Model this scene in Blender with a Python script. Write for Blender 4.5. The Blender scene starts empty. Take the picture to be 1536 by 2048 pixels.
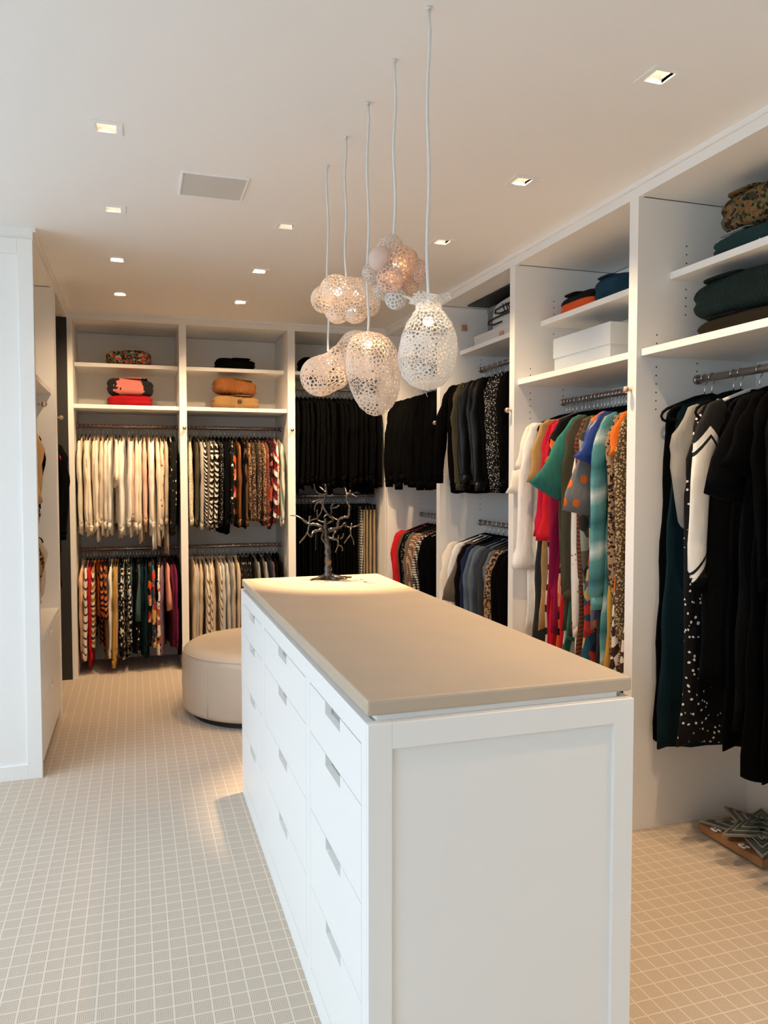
import bpy, math, random
import numpy as np
from mathutils import Vector

R = random.Random(7)
col = bpy.context.scene.collection
sc = bpy.context.scene

# ------------------------------------------------------------------ camera
cam_d = bpy.data.cameras.new('camera')
cam_d.sensor_fit = 'VERTICAL'
cam_d.sensor_height = 36.0
cam_d.lens = 1550.63 / 2048 * 36.0
cam_d.shift_y = -5.6 / 2048
cam_d.clip_start = 0.05
cam = bpy.data.objects.new('camera', cam_d)
col.objects.link(cam)
cam.location = (0, 0, 1.55)
cam.rotation_euler = (math.pi / 2 - 0.0445, 0, -0.3105)
sc.camera = cam

# ------------------------------------------------------------------ world, exposure
SKY = 2.75
W = bpy.data.worlds.new('overcast_sky')
sc.world = W
W.use_nodes = True
bg = W.node_tree.nodes['Background']
bg.inputs[0].default_value = (0.66, 0.82, 1.0, 1)
bg.inputs[1].default_value = 7.5
# overcast sky: three times as bright overhead as at the horizon
_t = W.node_tree
_g = _t.nodes.new('ShaderNodeTexCoord'); _s = _t.nodes.new('ShaderNodeSeparateXYZ'); _m = _t.nodes.new('ShaderNodeMath'); _c = _t.nodes.new('ShaderNodeMath'); _k = _t.nodes.new('ShaderNodeMath')
_t.links.new(_g.outputs['Generated'], _s.inputs[0])
_c.operation = 'MAXIMUM'; _c.inputs[1].default_value = 0.0; _t.links.new(_s.outputs[2], _c.inputs[0])
_m.operation = 'MULTIPLY_ADD'; _m.inputs[1].default_value = 2.0; _m.inputs[2].default_value = 1.0; _t.links.new(_c.outputs[0], _m.inputs[0])
_k.operation = 'MULTIPLY'; _k.inputs[1].default_value = SKY; _t.links.new(_m.outputs[0], _k.inputs[0]); _t.links.new(_k.outputs[0], bg.inputs[1])
sc.view_settings.view_transform = 'Standard'
sc.view_settings.look = 'None'
sc.view_settings.exposure = 0.22
sc.view_settings.gamma = 1.0
sc.view_settings.use_curve_mapping = False
try:
    sc.cycles.use_denoising = True
    sc.cycles.use_adaptive_sampling = True
    sc.cycles.adaptive_threshold = 0.03
    sc.cycles.max_bounces = 9
    sc.cycles.diffuse_bounces = 7
    sc.cycles.transparent_max_bounces = 12
    sc.cycles.sample_clamp_indirect = 6.0
    sc.cycles.caustics_reflective = False
    sc.cycles.caustics_refractive = False
except Exception:
    pass

# sizes of the room (metres)
H = 2.776                       # ceiling
XR, XRB = 2.03, 2.68            # right wardrobe front / back
YF, YFB = 6.275, 6.90           # far wardrobe front / back
XL, XLB = -0.47, -1.09          # left wardrobe front / back
WX, WY0, WY1, WZ0, WZ1 = -2.1, 1.4, 4.15, 0.70, 2.70    # window in the left wall
BY = -2.6                       # wall behind the camera
VY0, VY1 = -2.1, 0.9            # added unseen window beside the camera, lights the island front
SPOT_W, SPOT_COL, SPOT_DEG = 76.0, (1.0, 0.69, 0.40), 100
BULB_W = 0.8

def portal(name, loc, rot, sx, sy):
    l = bpy.data.lights.new(name, 'AREA')
    l.shape = 'RECTANGLE'; l.size = sx; l.size_y = sy
    l.cycles.is_portal = True
    o = bpy.data.objects.new(name, l); col.objects.link(o)
    o.location = loc; o.rotation_euler = rot
portal('window_portal', (WX - 0.12, (WY0 + WY1) / 2, (WZ0 + WZ1) / 2), (0, -math.pi / 2, 0), WZ1 - WZ0, WY1 - WY0)
portal('added_window_portal', (WX - 0.12, (VY0 + VY1) / 2, (WZ0 + WZ1) / 2), (0, -math.pi / 2, 0), WZ1 - WZ0, VY1 - VY0)

# ------------------------------------------------------------------ helpers
class MB:
    def __init__(s): s.v = []; s.f = []
    def add(s, vs, fs):
        b = len(s.v); s.v += [tuple(p) for p in vs]; s.f += [tuple(i + b for i in f) for f in fs]; return s
    def box(s, x0, x1, y0, y1, z0, z1):
        if x0 > x1: x0, x1 = x1, x0
        if y0 > y1: y0, y1 = y1, y0
        if z0 > z1: z0, z1 = z1, z0
        vs = [(x, y, z) for z in (z0, z1) for y in (y0, y1) for x in (x0, x1)]
        return s.add(vs, [(0, 2, 3, 1), (4, 5, 7, 6), (0, 1, 5, 4), (2, 6, 7, 3), (0, 4, 6, 2), (1, 3, 7, 5)])
    def tube(s, pts, rad, n=8, caps=True, flat=1.0):
        pts = [Vector(p) for p in pts]; m = len(pts)
        if not hasattr(rad, '__len__'): rad = [rad] * m
        vs = []; ref = None
        for i, p in enumerate(pts):
            d = (pts[min(i + 1, m - 1)] - pts[max(i - 1, 0)]).normalized()
            if ref is None:
                a = Vector((0, 1, 0)) if abs(d.y) < 0.9 else Vector((1, 0, 0))
            else: a = ref
            x = (a - d * a.dot(d)).normalized(); y = d.cross(x); ref = x
            for k in range(n):
                t = 2 * math.pi * k / n
                vs.append(p + x * (rad[i] * flat * math.cos(t)) + y * (rad[i] * math.sin(t)))
        fs = [(i * n + k, i * n + (k + 1) % n, (i + 1) * n + (k + 1) % n, (i + 1) * n + k) for i in range(m - 1) for k in range(n)]
        if caps: fs += [tuple(reversed(range(n))), tuple((m - 1) * n + k for k in range(n))]
        return s.add(vs, fs)
    def lathe(s, prof, n=24, c=(0, 0, 0)):
        vs = []; m = len(prof)
        for r, z in prof:
            for k in range(n):
                t = 2 * math.pi * k / n
                vs.append((c[0] + r * math.cos(t), c[1] + r * math.sin(t), c[2] + z))
        fs = [(i * n + k, i * n + (k + 1) % n, (i + 1) * n + (k + 1) % n, (i + 1) * n + k) for i in range(m - 1) for k in range(n)]
        fs += [tuple(reversed(range(n))), tuple((m - 1) * n + k for k in range(n))]
        return s.add(vs, fs)
    def ball(s, c, r, n=12, m=8):
        return s.lathe([(max(r * math.sin(math.pi * i / m), 1e-5), -r * math.cos(math.pi * i / m)) for i in range(m + 1)], n, c)
    def prism(s, poly, ax, a0, a1):      # polygon in the two other axes, extruded along ax
        def P(p, a): return {'x': (a, p[0], p[1]), 'y': (p[0], a, p[1]), 'z': (p[0], p[1], a)}[ax]
        n = len(poly)
        vs = [P(p, a0) for p in poly] + [P(p, a1) for p in poly]
        return s.add(vs, [tuple(range(n)), tuple(reversed(range(n, 2 * n)))] + [(k, (k + 1) % n + 0, n + (k + 1) % n, n + k) for k in range(n)])

def mesh_of(name, mb, smooth=False):
    me = bpy.data.meshes.new(name)
    me.from_pydata([tuple(v) for v in mb.v], [], mb.f)
    if smooth: me.polygons.foreach_set('use_smooth', [True] * len(me.polygons))
    me.validate(); me.update()
    return me

def fix_normals(me):
    import bmesh
    bm = bmesh.new(); bm.from_mesh(me)
    bmesh.ops.recalc_face_normals(bm, faces=bm.faces); bm.to_mesh(me); bm.free()

def obj(name, mb, mat, parent=None, smooth=False, world=True, label=None, bevel=0, fix=True):
    """one mesh object; mb in world coordinates when world and the parent is unrotated"""
    if world and parent is not None:
        L = parent.location; Q = parent
        off = Vector(L)
        while Q.parent is not None:
            Q = Q.parent; off += Vector(Q.location)
        mb.v = [(x - off.x, y - off.y, z - off.z) for x, y, z in mb.v]
    me = mesh_of(name, mb, smooth)
    if fix: fix_normals(me)
    me.materials.append(mat)
    o = bpy.data.objects.new(name, me); col.objects.link(o)
    if parent is not None: o.parent = parent
    if label: o['label'] = label
    if bevel:
        b = o.modifiers.new('bevel', 'BEVEL'); b.width = bevel; b.segments = 2; b.limit_method = 'ANGLE'
    return o

def tag(o, label, cat, group=None):
    o['label'] = label; o['category'] = cat
    if group: o['group'] = group
    return o

def thing(name, label, cat, loc=(0, 0, 0), rz=0.0, group=None):
    o = bpy.data.objects.new(name, None); o.empty_display_size = 0.05
    col.objects.link(o); o.location = loc; o.rotation_euler = (0, 0, rz)
    return tag(o, label, cat, group)

def struct(name, mb, mat, parent=None, **k):
    o = obj(name, mb, mat, parent, **k)
    if parent is None: o['kind'] = 'structure'
    return o

# ------------------------------------------------------------------ materials
MATS = {}
def newmat(name):
    m = bpy.data.materials.new(name); m.use_nodes = True
    nt = m.node_tree; b = nt.nodes['Principled BSDF']
    MATS[name] = m
    return m, nt, b

def nd(nt, t, **k):
    n = nt.nodes.new(t)
    for a, v in k.items(): setattr(n, a, v)
    return n
def link(nt, a, b): nt.links.new(a, b)
def math_n(nt, op, a, b=None, c=None):
    n = nd(nt, 'ShaderNodeMath', operation=op)
    for i, x in enumerate((a, b, c)):
        if x is None: continue
        if isinstance(x, (int, float)): n.inputs[i].default_value = x
        else: link(nt, x, n.inputs[i])
    return n.outputs[0]
def ramp(nt, fac, stops, const=True):
    r = nd(nt, 'ShaderNodeValToRGB'); r.color_ramp.interpolation = 'CONSTANT' if const else 'LINEAR'
    e = r.color_ramp.elements
    while len(e) < len(stops): e.new(0.5)
    for i, (p, c) in enumerate(stops):
        e[i].position = p; e[i].color = (*c, 1)
    link(nt, fac, r.inputs[0]); return r.outputs[0]
def coords(nt, wob=0.0, wscale=8.0, kind='Object'):
    tc = nd(nt, 'ShaderNodeTexCoord'); v = tc.outputs[kind]
    if wob:
        n = nd(nt, 'ShaderNodeTexNoise'); n.inputs['Scale'].default_value = wscale; n.inputs['Detail'].default_value = 2
        link(nt, v, n.inputs['Vector'])
        s = nd(nt, 'ShaderNodeVectorMath', operation='SCALE'); s.inputs['Scale'].default_value = wob
        link(nt, n.outputs['Color'], s.inputs[0])
        a = nd(nt, 'ShaderNodeVectorMath', operation='ADD'); link(nt, v, a.inputs[0]); link(nt, s.outputs[0], a.inputs[1]); v = a.outputs[0]
    return v
def bump(nt, b, scale, strength, dist=0.002, kind='noise'):
    v = coords(nt)
    if kind == 'noise':
        n = nd(nt, 'ShaderNodeTexNoise'); n.inputs['Scale'].default_value = scale; n.inputs['Detail'].default_value = 3
        link(nt, v, n.inputs['Vector']); h = n.outputs['Fac']
    else:
        n = nd(nt, 'ShaderNodeTexWave'); n.inputs['Scale'].default_value = scale; n.inputs['Distortion'].default_value = 1.5
        n.bands_direction = kind; link(nt, v, n.inputs['Vector']); h = n.outputs['Fac']
    bp = nd(nt, 'ShaderNodeBump'); bp.inputs['Strength'].default_value = strength; bp.inputs['Distance'].default_value = dist
    link(nt, h, bp.inputs['Height']); link(nt, bp.outputs[0], b.inputs['Normal'])

def solid(name, rgb, rough=0.6, metal=0.0, bs=None, spec=0.5, var=0.0):
    m, nt, b = newmat(name)
    b.inputs['Base Color'].default_value = (*rgb, 1)
    b.inputs['Roughness'].default_value = rough; b.inputs['Metallic'].default_value = metal
    b.inputs['Specular IOR Level'].default_value = spec
    if var:
        n = nd(nt, 'ShaderNodeTexNoise'); n.inputs['Scale'].default_value = 6; n.inputs['Detail'].default_value = 4
        link(nt, coords(nt), n.inputs['Vector'])
        d = tuple(c * (1 - var) for c in rgb); u = tuple(min(1, c * (1 + var)) for c in rgb)
        link(nt, ramp(nt, n.outputs['Fac'], [(0.3, d), (0.7, u)], False), b.inputs['Base Color'])
    if bs: bump(nt, b, *bs)
    return m

def folds(nt, b, dist=0.010):
    v = coords(nt)
    mp = nd(nt, 'ShaderNodeMapping'); mp.inputs['Scale'].default_value = (1, 1, 0.35); link(nt, v, mp.inputs['Vector'])
    n = nd(nt, 'ShaderNodeTexNoise'); n.inputs['Scale'].default_value = 26; n.inputs['Detail'].default_value = 3; n.inputs['Distortion'].default_value = 0.8
    link(nt, mp.outputs[0], n.inputs['Vector'])
    w = nd(nt, 'ShaderNodeTexNoise'); w.inputs['Scale'].default_value = 420; link(nt, v, w.inputs['Vector'])
    h = math_n(nt, 'ADD', n.outputs['Fac'], math_n(nt, 'MULTIPLY', w.outputs['Fac'], 0.06))
    bp = nd(nt, 'ShaderNodeBump'); bp.inputs['Strength'].default_value = 0.55; bp.inputs['Distance'].default_value = dist
    link(nt, h, bp.inputs['Height']); link(nt, bp.outputs[0], b.inputs['Normal'])

def cloth(name, rgb, rough=0.9, sheen=0.0):
    if name in MATS: return MATS[name]
    dark = max(rgb) < 0.03
    m = solid(name, rgb, rough, 0, None, 0.06 if dark else 0.2, 0.08)
    folds(m.node_tree, m.node_tree.nodes['Principled BSDF'])
    return m

def patt(name, kind, cols, scale=40, d=(0.3, 0.6, 0.8), thr=0.5, wob=0.0, rough=0.85, wscale=8, smooth=False):
    m, nt, b = newmat(name); b.inputs['Roughness'].default_value = rough; b.inputs['Specular IOR Level'].default_value = 0.25
    v = coords(nt, wob, wscale)
    if kind in ('stripe', 'check'):
        def lin(dd, sc_):
            dp = nd(nt, 'ShaderNodeVectorMath', operation='DOT_PRODUCT'); dp.inputs[1].default_value = dd
            link(nt, v, dp.inputs[0])
            return math_n(nt, 'FRACT', math_n(nt, 'MULTIPLY', dp.outputs['Value'], sc_))
        f = lin(d, scale)
        if kind == 'check':
            g = lin((0.75, 0.75, -0.1), scale)
            f = math_n(nt, 'ADD', math_n(nt, 'MULTIPLY', math_n(nt, 'GREATER_THAN', f, 0.5), 0.5), math_n(nt, 'MULTIPLY', math_n(nt, 'GREATER_THAN', g, 0.5), 0.45))
        n = len(cols)
        st = [(0.0, cols[0]), (thr, cols[1])] if n == 2 else [(i / n, c) for i, c in enumerate(cols)]
        c = ramp(nt, f, st, not smooth)
    elif kind in ('dots', 'net', 'leopard', 'floral'):
        vo = nd(nt, 'ShaderNodeTexVoronoi'); vo.inputs['Scale'].default_value = scale
        if kind == 'net': vo.feature = 'DISTANCE_TO_EDGE'
        link(nt, v, vo.inputs['Vector'])
        if kind == 'floral':
            f = math_n(nt, 'FRACT', math_n(nt, 'MULTIPLY', vo.outputs['Color'], 1.0))
            n = len(cols); c = ramp(nt, f, [(i / n * 1.0, q) for i, q in enumerate(cols)])
        elif kind == 'leopard':
            c = ramp(nt, vo.outputs['Distance'], [(0.0, cols[1]), (0.1 if name == 'grey_fl' else 0.22, cols[0]), (0.36 if name == 'grey_fl' else 0.47, cols[2])])
        else:
            c = ramp(nt, vo.outputs['Distance'], [(0.0, cols[1]), (thr, cols[0])])
    link(nt, c, b.inputs['Base Color'])
    folds(nt, b, 0.007)
    return m

WHITE = solid('white_lacquer', (0.86, 0.845, 0.81), 0.42, spec=0.4)
WALL = solid('white_paint', (0.86, 0.85, 0.82), 0.75, bs=(90, 0.04, 0.001))
CEIL = solid('ceiling_paint', (0.90, 0.895, 0.885), 0.85, bs=(120, 0.03, 0.001))
SHADE_PLINTH = solid('bay_shade_and_plinth', (0.022, 0.021, 0.020), 0.6)  # shade of the unlit left bay put into its panel colour; plinth shares it
LEATHER = solid('taupe_leather', (0.50, 0.40, 0.295), 0.5, bs=(420, 0.12, 0.0006), var=0.03)
OTTL = solid('cream_leather', (0.60, 0.51, 0.41), 0.38, bs=(300, 0.08, 0.0006), var=0.02)
BRONZE = solid('rod_bronze', (0.40, 0.31, 0.27), 0.34, 0.8)
CHROME = solid('chrome', (0.8, 0.8, 0.8), 0.18, 1.0)
BRASS = solid('brushed_brass', (0.62, 0.5, 0.38), 0.3, 1.0)
VELVET = solid('black_velvet', (0.006, 0.006, 0.007), 0.95, spec=0.1)
WHANG = solid('white_hanger', (0.75, 0.73, 0.7), 0.5)
WOODH = solid('pale_wood_hanger', (0.42, 0.29, 0.2), 0.5, var=0.15)
GREYH = solid('grey_hanger', (0.16, 0.15, 0.15), 0.7)
HOLE = solid('pin_hole_shadow', (0.03, 0.025, 0.02), 0.9)
CAVITY = solid('drawer_cavity', (0.36, 0.33, 0.3), 0.8)
BLACKM = solid('black_plastic', (0.01, 0.01, 0.01), 0.5)
SCULPT = solid('dark_bronze', (0.10, 0.088, 0.078), 0.30, 0.8, bs=(130, 0.5, 0.002), var=0.35)
CORDM = solid('white_cord', (0.72, 0.70, 0.66), 0.6)

def glassm():
    m, nt, b = newmat('window_glass'); nt.nodes.remove(b)
    o = nt.nodes['Material Output']
    t = nd(nt, 'ShaderNodeBsdfTransparent'); g = nd(nt, 'ShaderNodeBsdfGlossy'); g.inputs['Roughness'].default_value = 0.02
    x = nd(nt, 'ShaderNodeMixShader'); x.inputs[0].default_value = 0.06
    link(nt, t.outputs[0], x.inputs[1]); link(nt, g.outputs[0], x.inputs[2]); link(nt, x.outputs[0], o.inputs['Surface'])
    return m
GLASS = glassm()

def emis(name, rgb, s):
    m, nt, b = newmat(name)
    b.inputs['Base Color'].default_value = (*rgb, 1); b.inputs['Emission Color'].default_value = (*rgb, 1); b.inputs['Emission Strength'].default_value = s
    return m
LENS = emis('lamp_lens', (1.0, 0.86, 0.66), 6.0)
BULB = emis('bulb_glow', (1.0, 0.70, 0.45), 5.0)

def lacem(name, rgb, trans=0.45):
    m, nt, b = newmat(name); b.inputs['Base Color'].default_value = (*rgb, 1); b.inputs['Roughness'].default_value = 0.9
    o = nt.nodes['Material Output']
    t = nd(nt, 'ShaderNodeBsdfTranslucent'); t.inputs['Color'].default_value = (*rgb, 1)
    x = nd(nt, 'ShaderNodeMixShader'); x.inputs[0].default_value = trans
    bump(nt, b, 320, 0.6, 0.002)
    link(nt, b.outputs[0], x.inputs[1]); link(nt, t.outputs[0], x.inputs[2]); link(nt, x.outputs[0], o.inputs['Surface'])
    return m
LACE_W = lacem('lace_white', (0.88, 0.87, 0.84))
LACE_C = lacem('lace_cream', (0.87, 0.80, 0.72))
LACE_P = lacem('lace_blush', (0.92, 0.77, 0.67))
LACE_T = lacem('lace_tan', (0.86, 0.69, 0.55))

def carpetm():
    m, nt, b = newmat('carpet_maze_pattern'); b.inputs['Sheen Weight'].default_value = 0.35; b.inputs['Roughness'].default_value = 0.95; b.inputs['Specular IOR Level'].default_value = 0.15
    v = coords(nt, 0.0016, 60)
    s = nd(nt, 'ShaderNodeSeparateXYZ'); link(nt, v, s.inputs[0])
    def cell(o, p, off): return math_n(nt, 'ABSOLUTE', math_n(nt, 'SUBTRACT', math_n(nt, 'FRACT', math_n(nt, 'ADD', math_n(nt, 'DIVIDE', o, p), off)), 0.5))
    a = cell(s.outputs[0], 0.0538, 0.37 + 100); c = cell(s.outputs[1], 0.0570, 0.0 + 100)
    mx = math_n(nt, 'MAXIMUM', a, c)
    ring = math_n(nt, 'FRACT', math_n(nt, 'MULTIPLY', mx, 10.5))
    rc = ramp(nt, ring, [(0.0, (0.42, 0.33, 0.24)), (0.40, (0.42, 0.33, 0.24)), (0.62, (0.64, 0.535, 0.415)), (1.0, (0.64, 0.535, 0.415))], False)
    ln = math_n(nt, 'GREATER_THAN', mx, 0.458)
    mix = nd(nt, 'ShaderNodeMix', data_type='RGBA'); link(nt, ln, mix.inputs[0]); link(nt, rc, mix.inputs[6]); mix.inputs[7].default_value = (0.68, 0.585, 0.47, 1)
    n = nd(nt, 'ShaderNodeTexNoise'); n.inputs['Scale'].default_value = 350; link(nt, coords(nt), n.inputs['Vector'])
    mu = nd(nt, 'ShaderNodeMix', data_type='RGBA', blend_type='MULTIPLY'); mu.inputs[0].default_value = 0.5
    link(nt, mix.outputs[2], mu.inputs[6]); link(nt, ramp(nt, n.outputs['Fac'], [(0.3, (0.8, 0.8, 0.8)), (0.7, (1, 1, 1))], False), mu.inputs[7])
    link(nt, mu.outputs[2], b.inputs['Base Color'])
    h = math_n(nt, 'ADD', math_n(nt, 'MULTIPLY', ring, 0.4), n.outputs['Fac'])
    bp = nd(nt, 'ShaderNodeBump'); bp.inputs['Strength'].default_value = 0.35; bp.inputs['Distance'].default_value = 0.002
    link(nt, h, bp.inputs['Height']); link(nt, bp.outputs[0], b.inputs['Normal'])
    return m
CARPET = carpetm()

# ------------------------------------------------------------------ room shell
LX = [-0.08, 0.73, 1.555]; LY = [1.19, 2.07, 2.965, 3.85, 4.73, 5.61]
LIGHTS = [(x, y) for x in LX for y in LY if not (x == 0.73 and y < 3.5) and not (x == -0.08 and y < 2.5)]
struct('floor', MB().box(WX, 2.74, BY, 6.96, -0.05, 0.0), CARPET)
# ceiling built around the square downlight openings
AP = 0.034
def cuts(vals, lo, hi):
    c = [lo]
    for v in vals: c += [v - AP, v + AP]
    return c + [hi]
cx_, cy_ = cuts(LX, WX, 2.74), cuts(LY, BY, 6.96)
mb = MB()
for i in range(len(cx_) - 1):
    for j in range(len(cy_) - 1):
        if i % 2 and j % 2 and (LX[i // 2], LY[j // 2]) in LIGHTS: continue
        mb.box(cx_[i], cx_[i + 1], cy_[j], cy_[j + 1], H, H + 0.012)
struct('ceiling', mb, CEIL)
struct('wall_right', MB().box(2.72, 2.80, BY, 6.98, 0, H), WALL)
struct('wall_far', MB().box(WX, 2.72, 6.93, 7.0, 0, H), WALL)
mb = MB()
for y0, y1 in ((BY, VY0), (VY1, WY0), (WY1, 6.96)): mb.box(WX - 0.1, WX, y0, y1, 0, H)
for y0, y1 in ((VY0, VY1), (WY0, WY1)): mb.box(WX - 0.1, WX, y0, y1, WZ1, H).box(WX - 0.1, WX, y0, y1, -0.05, WZ0)
struct('wall_left', mb, WALL)
struct('wall_alcove', MB().box(WX, XLB, 4.262, 4.33, 0, H), WALL)
struct('wall_back', MB().box(WX, 2.72, BY - 0.1, BY, 0, H), WALL)
def window(name, horizontal, a0, a1, z0, z1, c, n):
    e = bpy.data.objects.new(name, None); col.objects.link(e); e['kind'] = 'structure'
    e.location = (c, (a0 + a1) / 2, z0) if not horizontal else ((a0 + a1) / 2, c, z0)
    def bx(m_, p0, p1, q0, q1, t0, t1):
        return m_.box(c + t0, c + t1, p0, p1, q0, q1) if not horizontal else m_.box(p0, p1, c + t0, c + t1, q0, q1)
    fr = MB()
    for p in (a0, a1 - 0.05): bx(fr, p, p + 0.05, z0, z1, -0.07, -0.02)
    for q in (z0, z1 - 0.05): bx(fr, a0 + 0.05, a1 - 0.05, q, q + 0.05, -0.07, -0.02)
    obj('window_frame', fr, WHITE, e)
    w = (a1 - a0 - 0.1) / n
    for i in range(1, n): obj('mullion', bx(MB(), a0 + 0.05 + i * w - 0.02, a0 + 0.05 + i * w + 0.02, z0 + 0.05, z1 - 0.05, -0.065, -0.025), WHITE, e)
    for i in range(n): obj('pane', bx(MB(), a0 + 0.05 + i * w + 0.02, a0 + 0.03 + (i + 1) * w, z0 + 0.05, z1 - 0.05, -0.048, -0.044), GLASS, e)
window('window_1', False, WY0, WY1, WZ0, WZ1, WX, 3)
window('added_window', False, VY0, VY1, WZ0, WZ1, WX, 3)
struct('ground', MB().box(-30, WX - 0.1, -20, 24, -0.4, -0.2), solid('terrace_stone', (0.42, 0.42, 0.40), 0.9))

# ------------------------------------------------------------------ wardrobes
def frame(side):
    if side == 'far': return lambda m_, a0, a1, b0, b1, z0, z1: m_.box(a0, a1, YF + b0, YF + b1, z0, z1)
    if side == 'right': return lambda m_, a0, a1, b0, b1, z0, z1: m_.box(XR + b0, XR + b1, a0, a1, z0, z1)
    return lambda m_, a0, a1, b0, b1, z0, z1: m_.box(XL - b0, XL - b1, a0, a1, z0, z1)
def pt(side, a, b, z):
    return {'far': (a, YF + b, z), 'right': (XR + b, a, z), 'left': (XL - b, a, z)}[side]
DEP = {'far': YFB - YF, 'right': XRB - XR, 'left': XL - XLB}

def bay(side, a0, a1, label, shelves, rods, s0=0.03, s1=0.03, knob=None, inner=WHITE, holes=()):
    B = frame(side); D = DEP[side]
    t = thing('built_in_wardrobe', label, 'wardrobe', pt(side, (a0 + a1) / 2, D / 2, 0))
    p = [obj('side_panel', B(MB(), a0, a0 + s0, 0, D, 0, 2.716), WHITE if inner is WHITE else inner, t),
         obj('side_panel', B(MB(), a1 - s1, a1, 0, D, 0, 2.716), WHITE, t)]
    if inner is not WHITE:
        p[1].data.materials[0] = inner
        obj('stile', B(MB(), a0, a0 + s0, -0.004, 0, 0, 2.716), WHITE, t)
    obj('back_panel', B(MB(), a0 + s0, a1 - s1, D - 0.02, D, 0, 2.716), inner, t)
    obj('top_panel', B(MB(), a0 + s0, a1 - s1, 0.024, D - 0.02, 2.719, 2.74), WHITE, t)
    for z, ins in shelves:
        obj('shelf', B(MB(), a0 + s0 + 0.001, a1 - s1 - 0.001, ins, D - 0.02, z - 0.03, z), WHITE, t, bevel=0.0015)
    for z, b in rods:
        q0, q1 = pt(side, a0 + s0, b, z), pt(side, a1 - s1, b, z)
        rd = obj('hanging_rail', MB().tube([q0, q1], 0.016, 14), BRONZE, t, True)
        for qa, qb in ((a0 + s0, a0 + s0 + 0.012), (a1 - s1 - 0.012, a1 - s1)):
            obj('rail_flange', MB().tube([pt(side, qa, b, z), pt(side, qb, b, z)], 0.021, 14), BRONZE, rd, True)
    if knob is not None:
        mb = MB(); q = pt(side, knob, -0.004, 1.913)
        dv = Vector(pt(side, 0, -1, 0)) - Vector(pt(side, 0, 0, 0))
        mb.tube([Vector(q) - dv * -0.0 , Vector(q) + dv * 0.016], 0.006, 10); c = Vector(q) + dv * 0.024
        mb.ball(c, 0.0155, 14, 8)
        obj('valet_knob', mb, BRASS, t, True)
    if holes:
        mb = MB()
        for a, face, b, z0, n, st in holes:
            for k in range(n):
                z = z0 + k * st
                B(mb, a, a + face * 0.0012, b - 0.0028, b + 0.0028, z - 0.0028, z + 0.0028)
        ho = obj('pin_holes', mb, HOLE, t); ho['kind'] = 'stuff'
    return t

SH = [(2.083, 0.022), (2.415, 0.163)]
RZ = 0.30
far_h = lambda a, f: [(a, f, 0.12, 1.72, 6, 0.035), (a, f, 0.12, 2.13, 6, 0.035)]
bay('far', -0.508, 0.366, 'white open wardrobe bay holding the pink and red folded sweaters', SH, [(1.935, RZ), (0.955, RZ)], 0.075, 0.027, knob=0.372)
bay('far', 0.366, 1.222, 'white open wardrobe bay holding the rust and ochre folded knits', SH, [(1.935, RZ), (0.955, RZ)], 0.027, 0.03, knob=1.222)
bay('far', 1.222, 2.03, 'white corner wardrobe bay packed with black clothes behind the tree sculpture', [(2.415, 0.163)], [(2.285, RZ), (1.367, RZ)], 0.03, 0.005)
def rh(yf): return [(yf, -1, 0.165, 1.68, 0, .035)]
def right_holes(y):   # on the far side panel of a right-hand bay, facing the room entrance
    return [(y, -1, 0.245, 2.46, 3, 0.036), (y, -1, 0.245, 2.24, 4, 0.036), (y, -1, 0.10, 2.11, 2, 0.036), (y, -1, 0.10, 1.83, 6, 0.036), (y, -1, 0.31, 2.0, 2, 0.034), (y, -1, 0.31, 1.84, 2, 0.034)]
bay('right', 5.08, 6.27, 'white wardrobe bay in the corner with red coats below black jackets', [(2.416, 0.15)], [(2.29, 0.31), (1.21, 0.31)], 0.03, 0.03, knob=5.08, holes=[(6.24, -1, 0.31, 1.30, 4, .04)])
bay('right', 3.968, 5.08, 'white wardrobe bay with denim jackets below black leather jackets', [(2.416, 0.15)], [(2.29, 0.31), (1.21, 0.31)], 0.03, 0.03, knob=3.968, holes=[(5.05, -1, 0.31, 1.30, 4, .04), (5.05, -1, 0.31, 2.33, 2, .03)])
bay('right', 2.855, 3.968, 'white wardrobe bay with the pale storage box above colourful dresses', SH, [(1.963, 0.31)], 0.03, 0.03, knob=2.857, holes=right_holes(3.938))
bay('right', 1.72, 2.855, 'white wardrobe bay with the green knit sweater above black dresses', SH, [(1.963, 0.31)], 0.03, 0.03, knob=1.74, holes=right_holes(2.825))
bay('left', 5.32, 6.27, 'narrow wardrobe bay with shade painted into its panels beside the cream shirts', [(2.60, 0.3)], [(1.90, RZ)], 0.04, 0.02, knob=5.335, inner=SHADE_PLINTH, holes=[])
# left unit with drawers
D = DEP['left']
t = thing('built_in_wardrobe', 'white wardrobe end unit with framed side panel and drawers', 'wardrobe', ((XL + XLB) / 2, 4.8, 0))
B = frame('left')
Y0, Y1 = 4.25, 5.32
e = obj('end_panel', B(MB(), Y0 + 0.012, Y0 + 0.04, 0, D, 0, 2.716), WHITE, t)
mb = MB().box(XL - 0.07, XL, Y0, Y0 + 0.012, 0, 2.716).box(XLB, XLB + 0.07, Y0, Y0 + 0.012, 0, 2.716).box(XLB + 0.07, XL - 0.07, Y0, Y0 + 0.012, 0, 0.075).box(XLB + 0.07, XL - 0.07, Y0, Y0 + 0.012, 2.64, 2.716)
obj('panel_frame', mb, WHITE, e, bevel=0.0015)
obj('side_panel', B(MB(), Y1 - 0.04, Y1, 0, D, 0, 2.716), WHITE, t)
obj('back_panel', B(MB(), Y0 + 0.04, Y1 - 0.04, D - 0.02, D, 0, 2.716), WHITE, t)
obj('top_panel', B(MB(), Y0 + 0.04, Y1 - 0.04, 0.024, D - 0.02, 2.719, 2.74), WHITE, t)
obj('shelf', B(MB(), Y0 + 0.041, Y1 - 0.041, 0.022, D - 0.02, 2.053, 2.083), WHITE, t)
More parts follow.
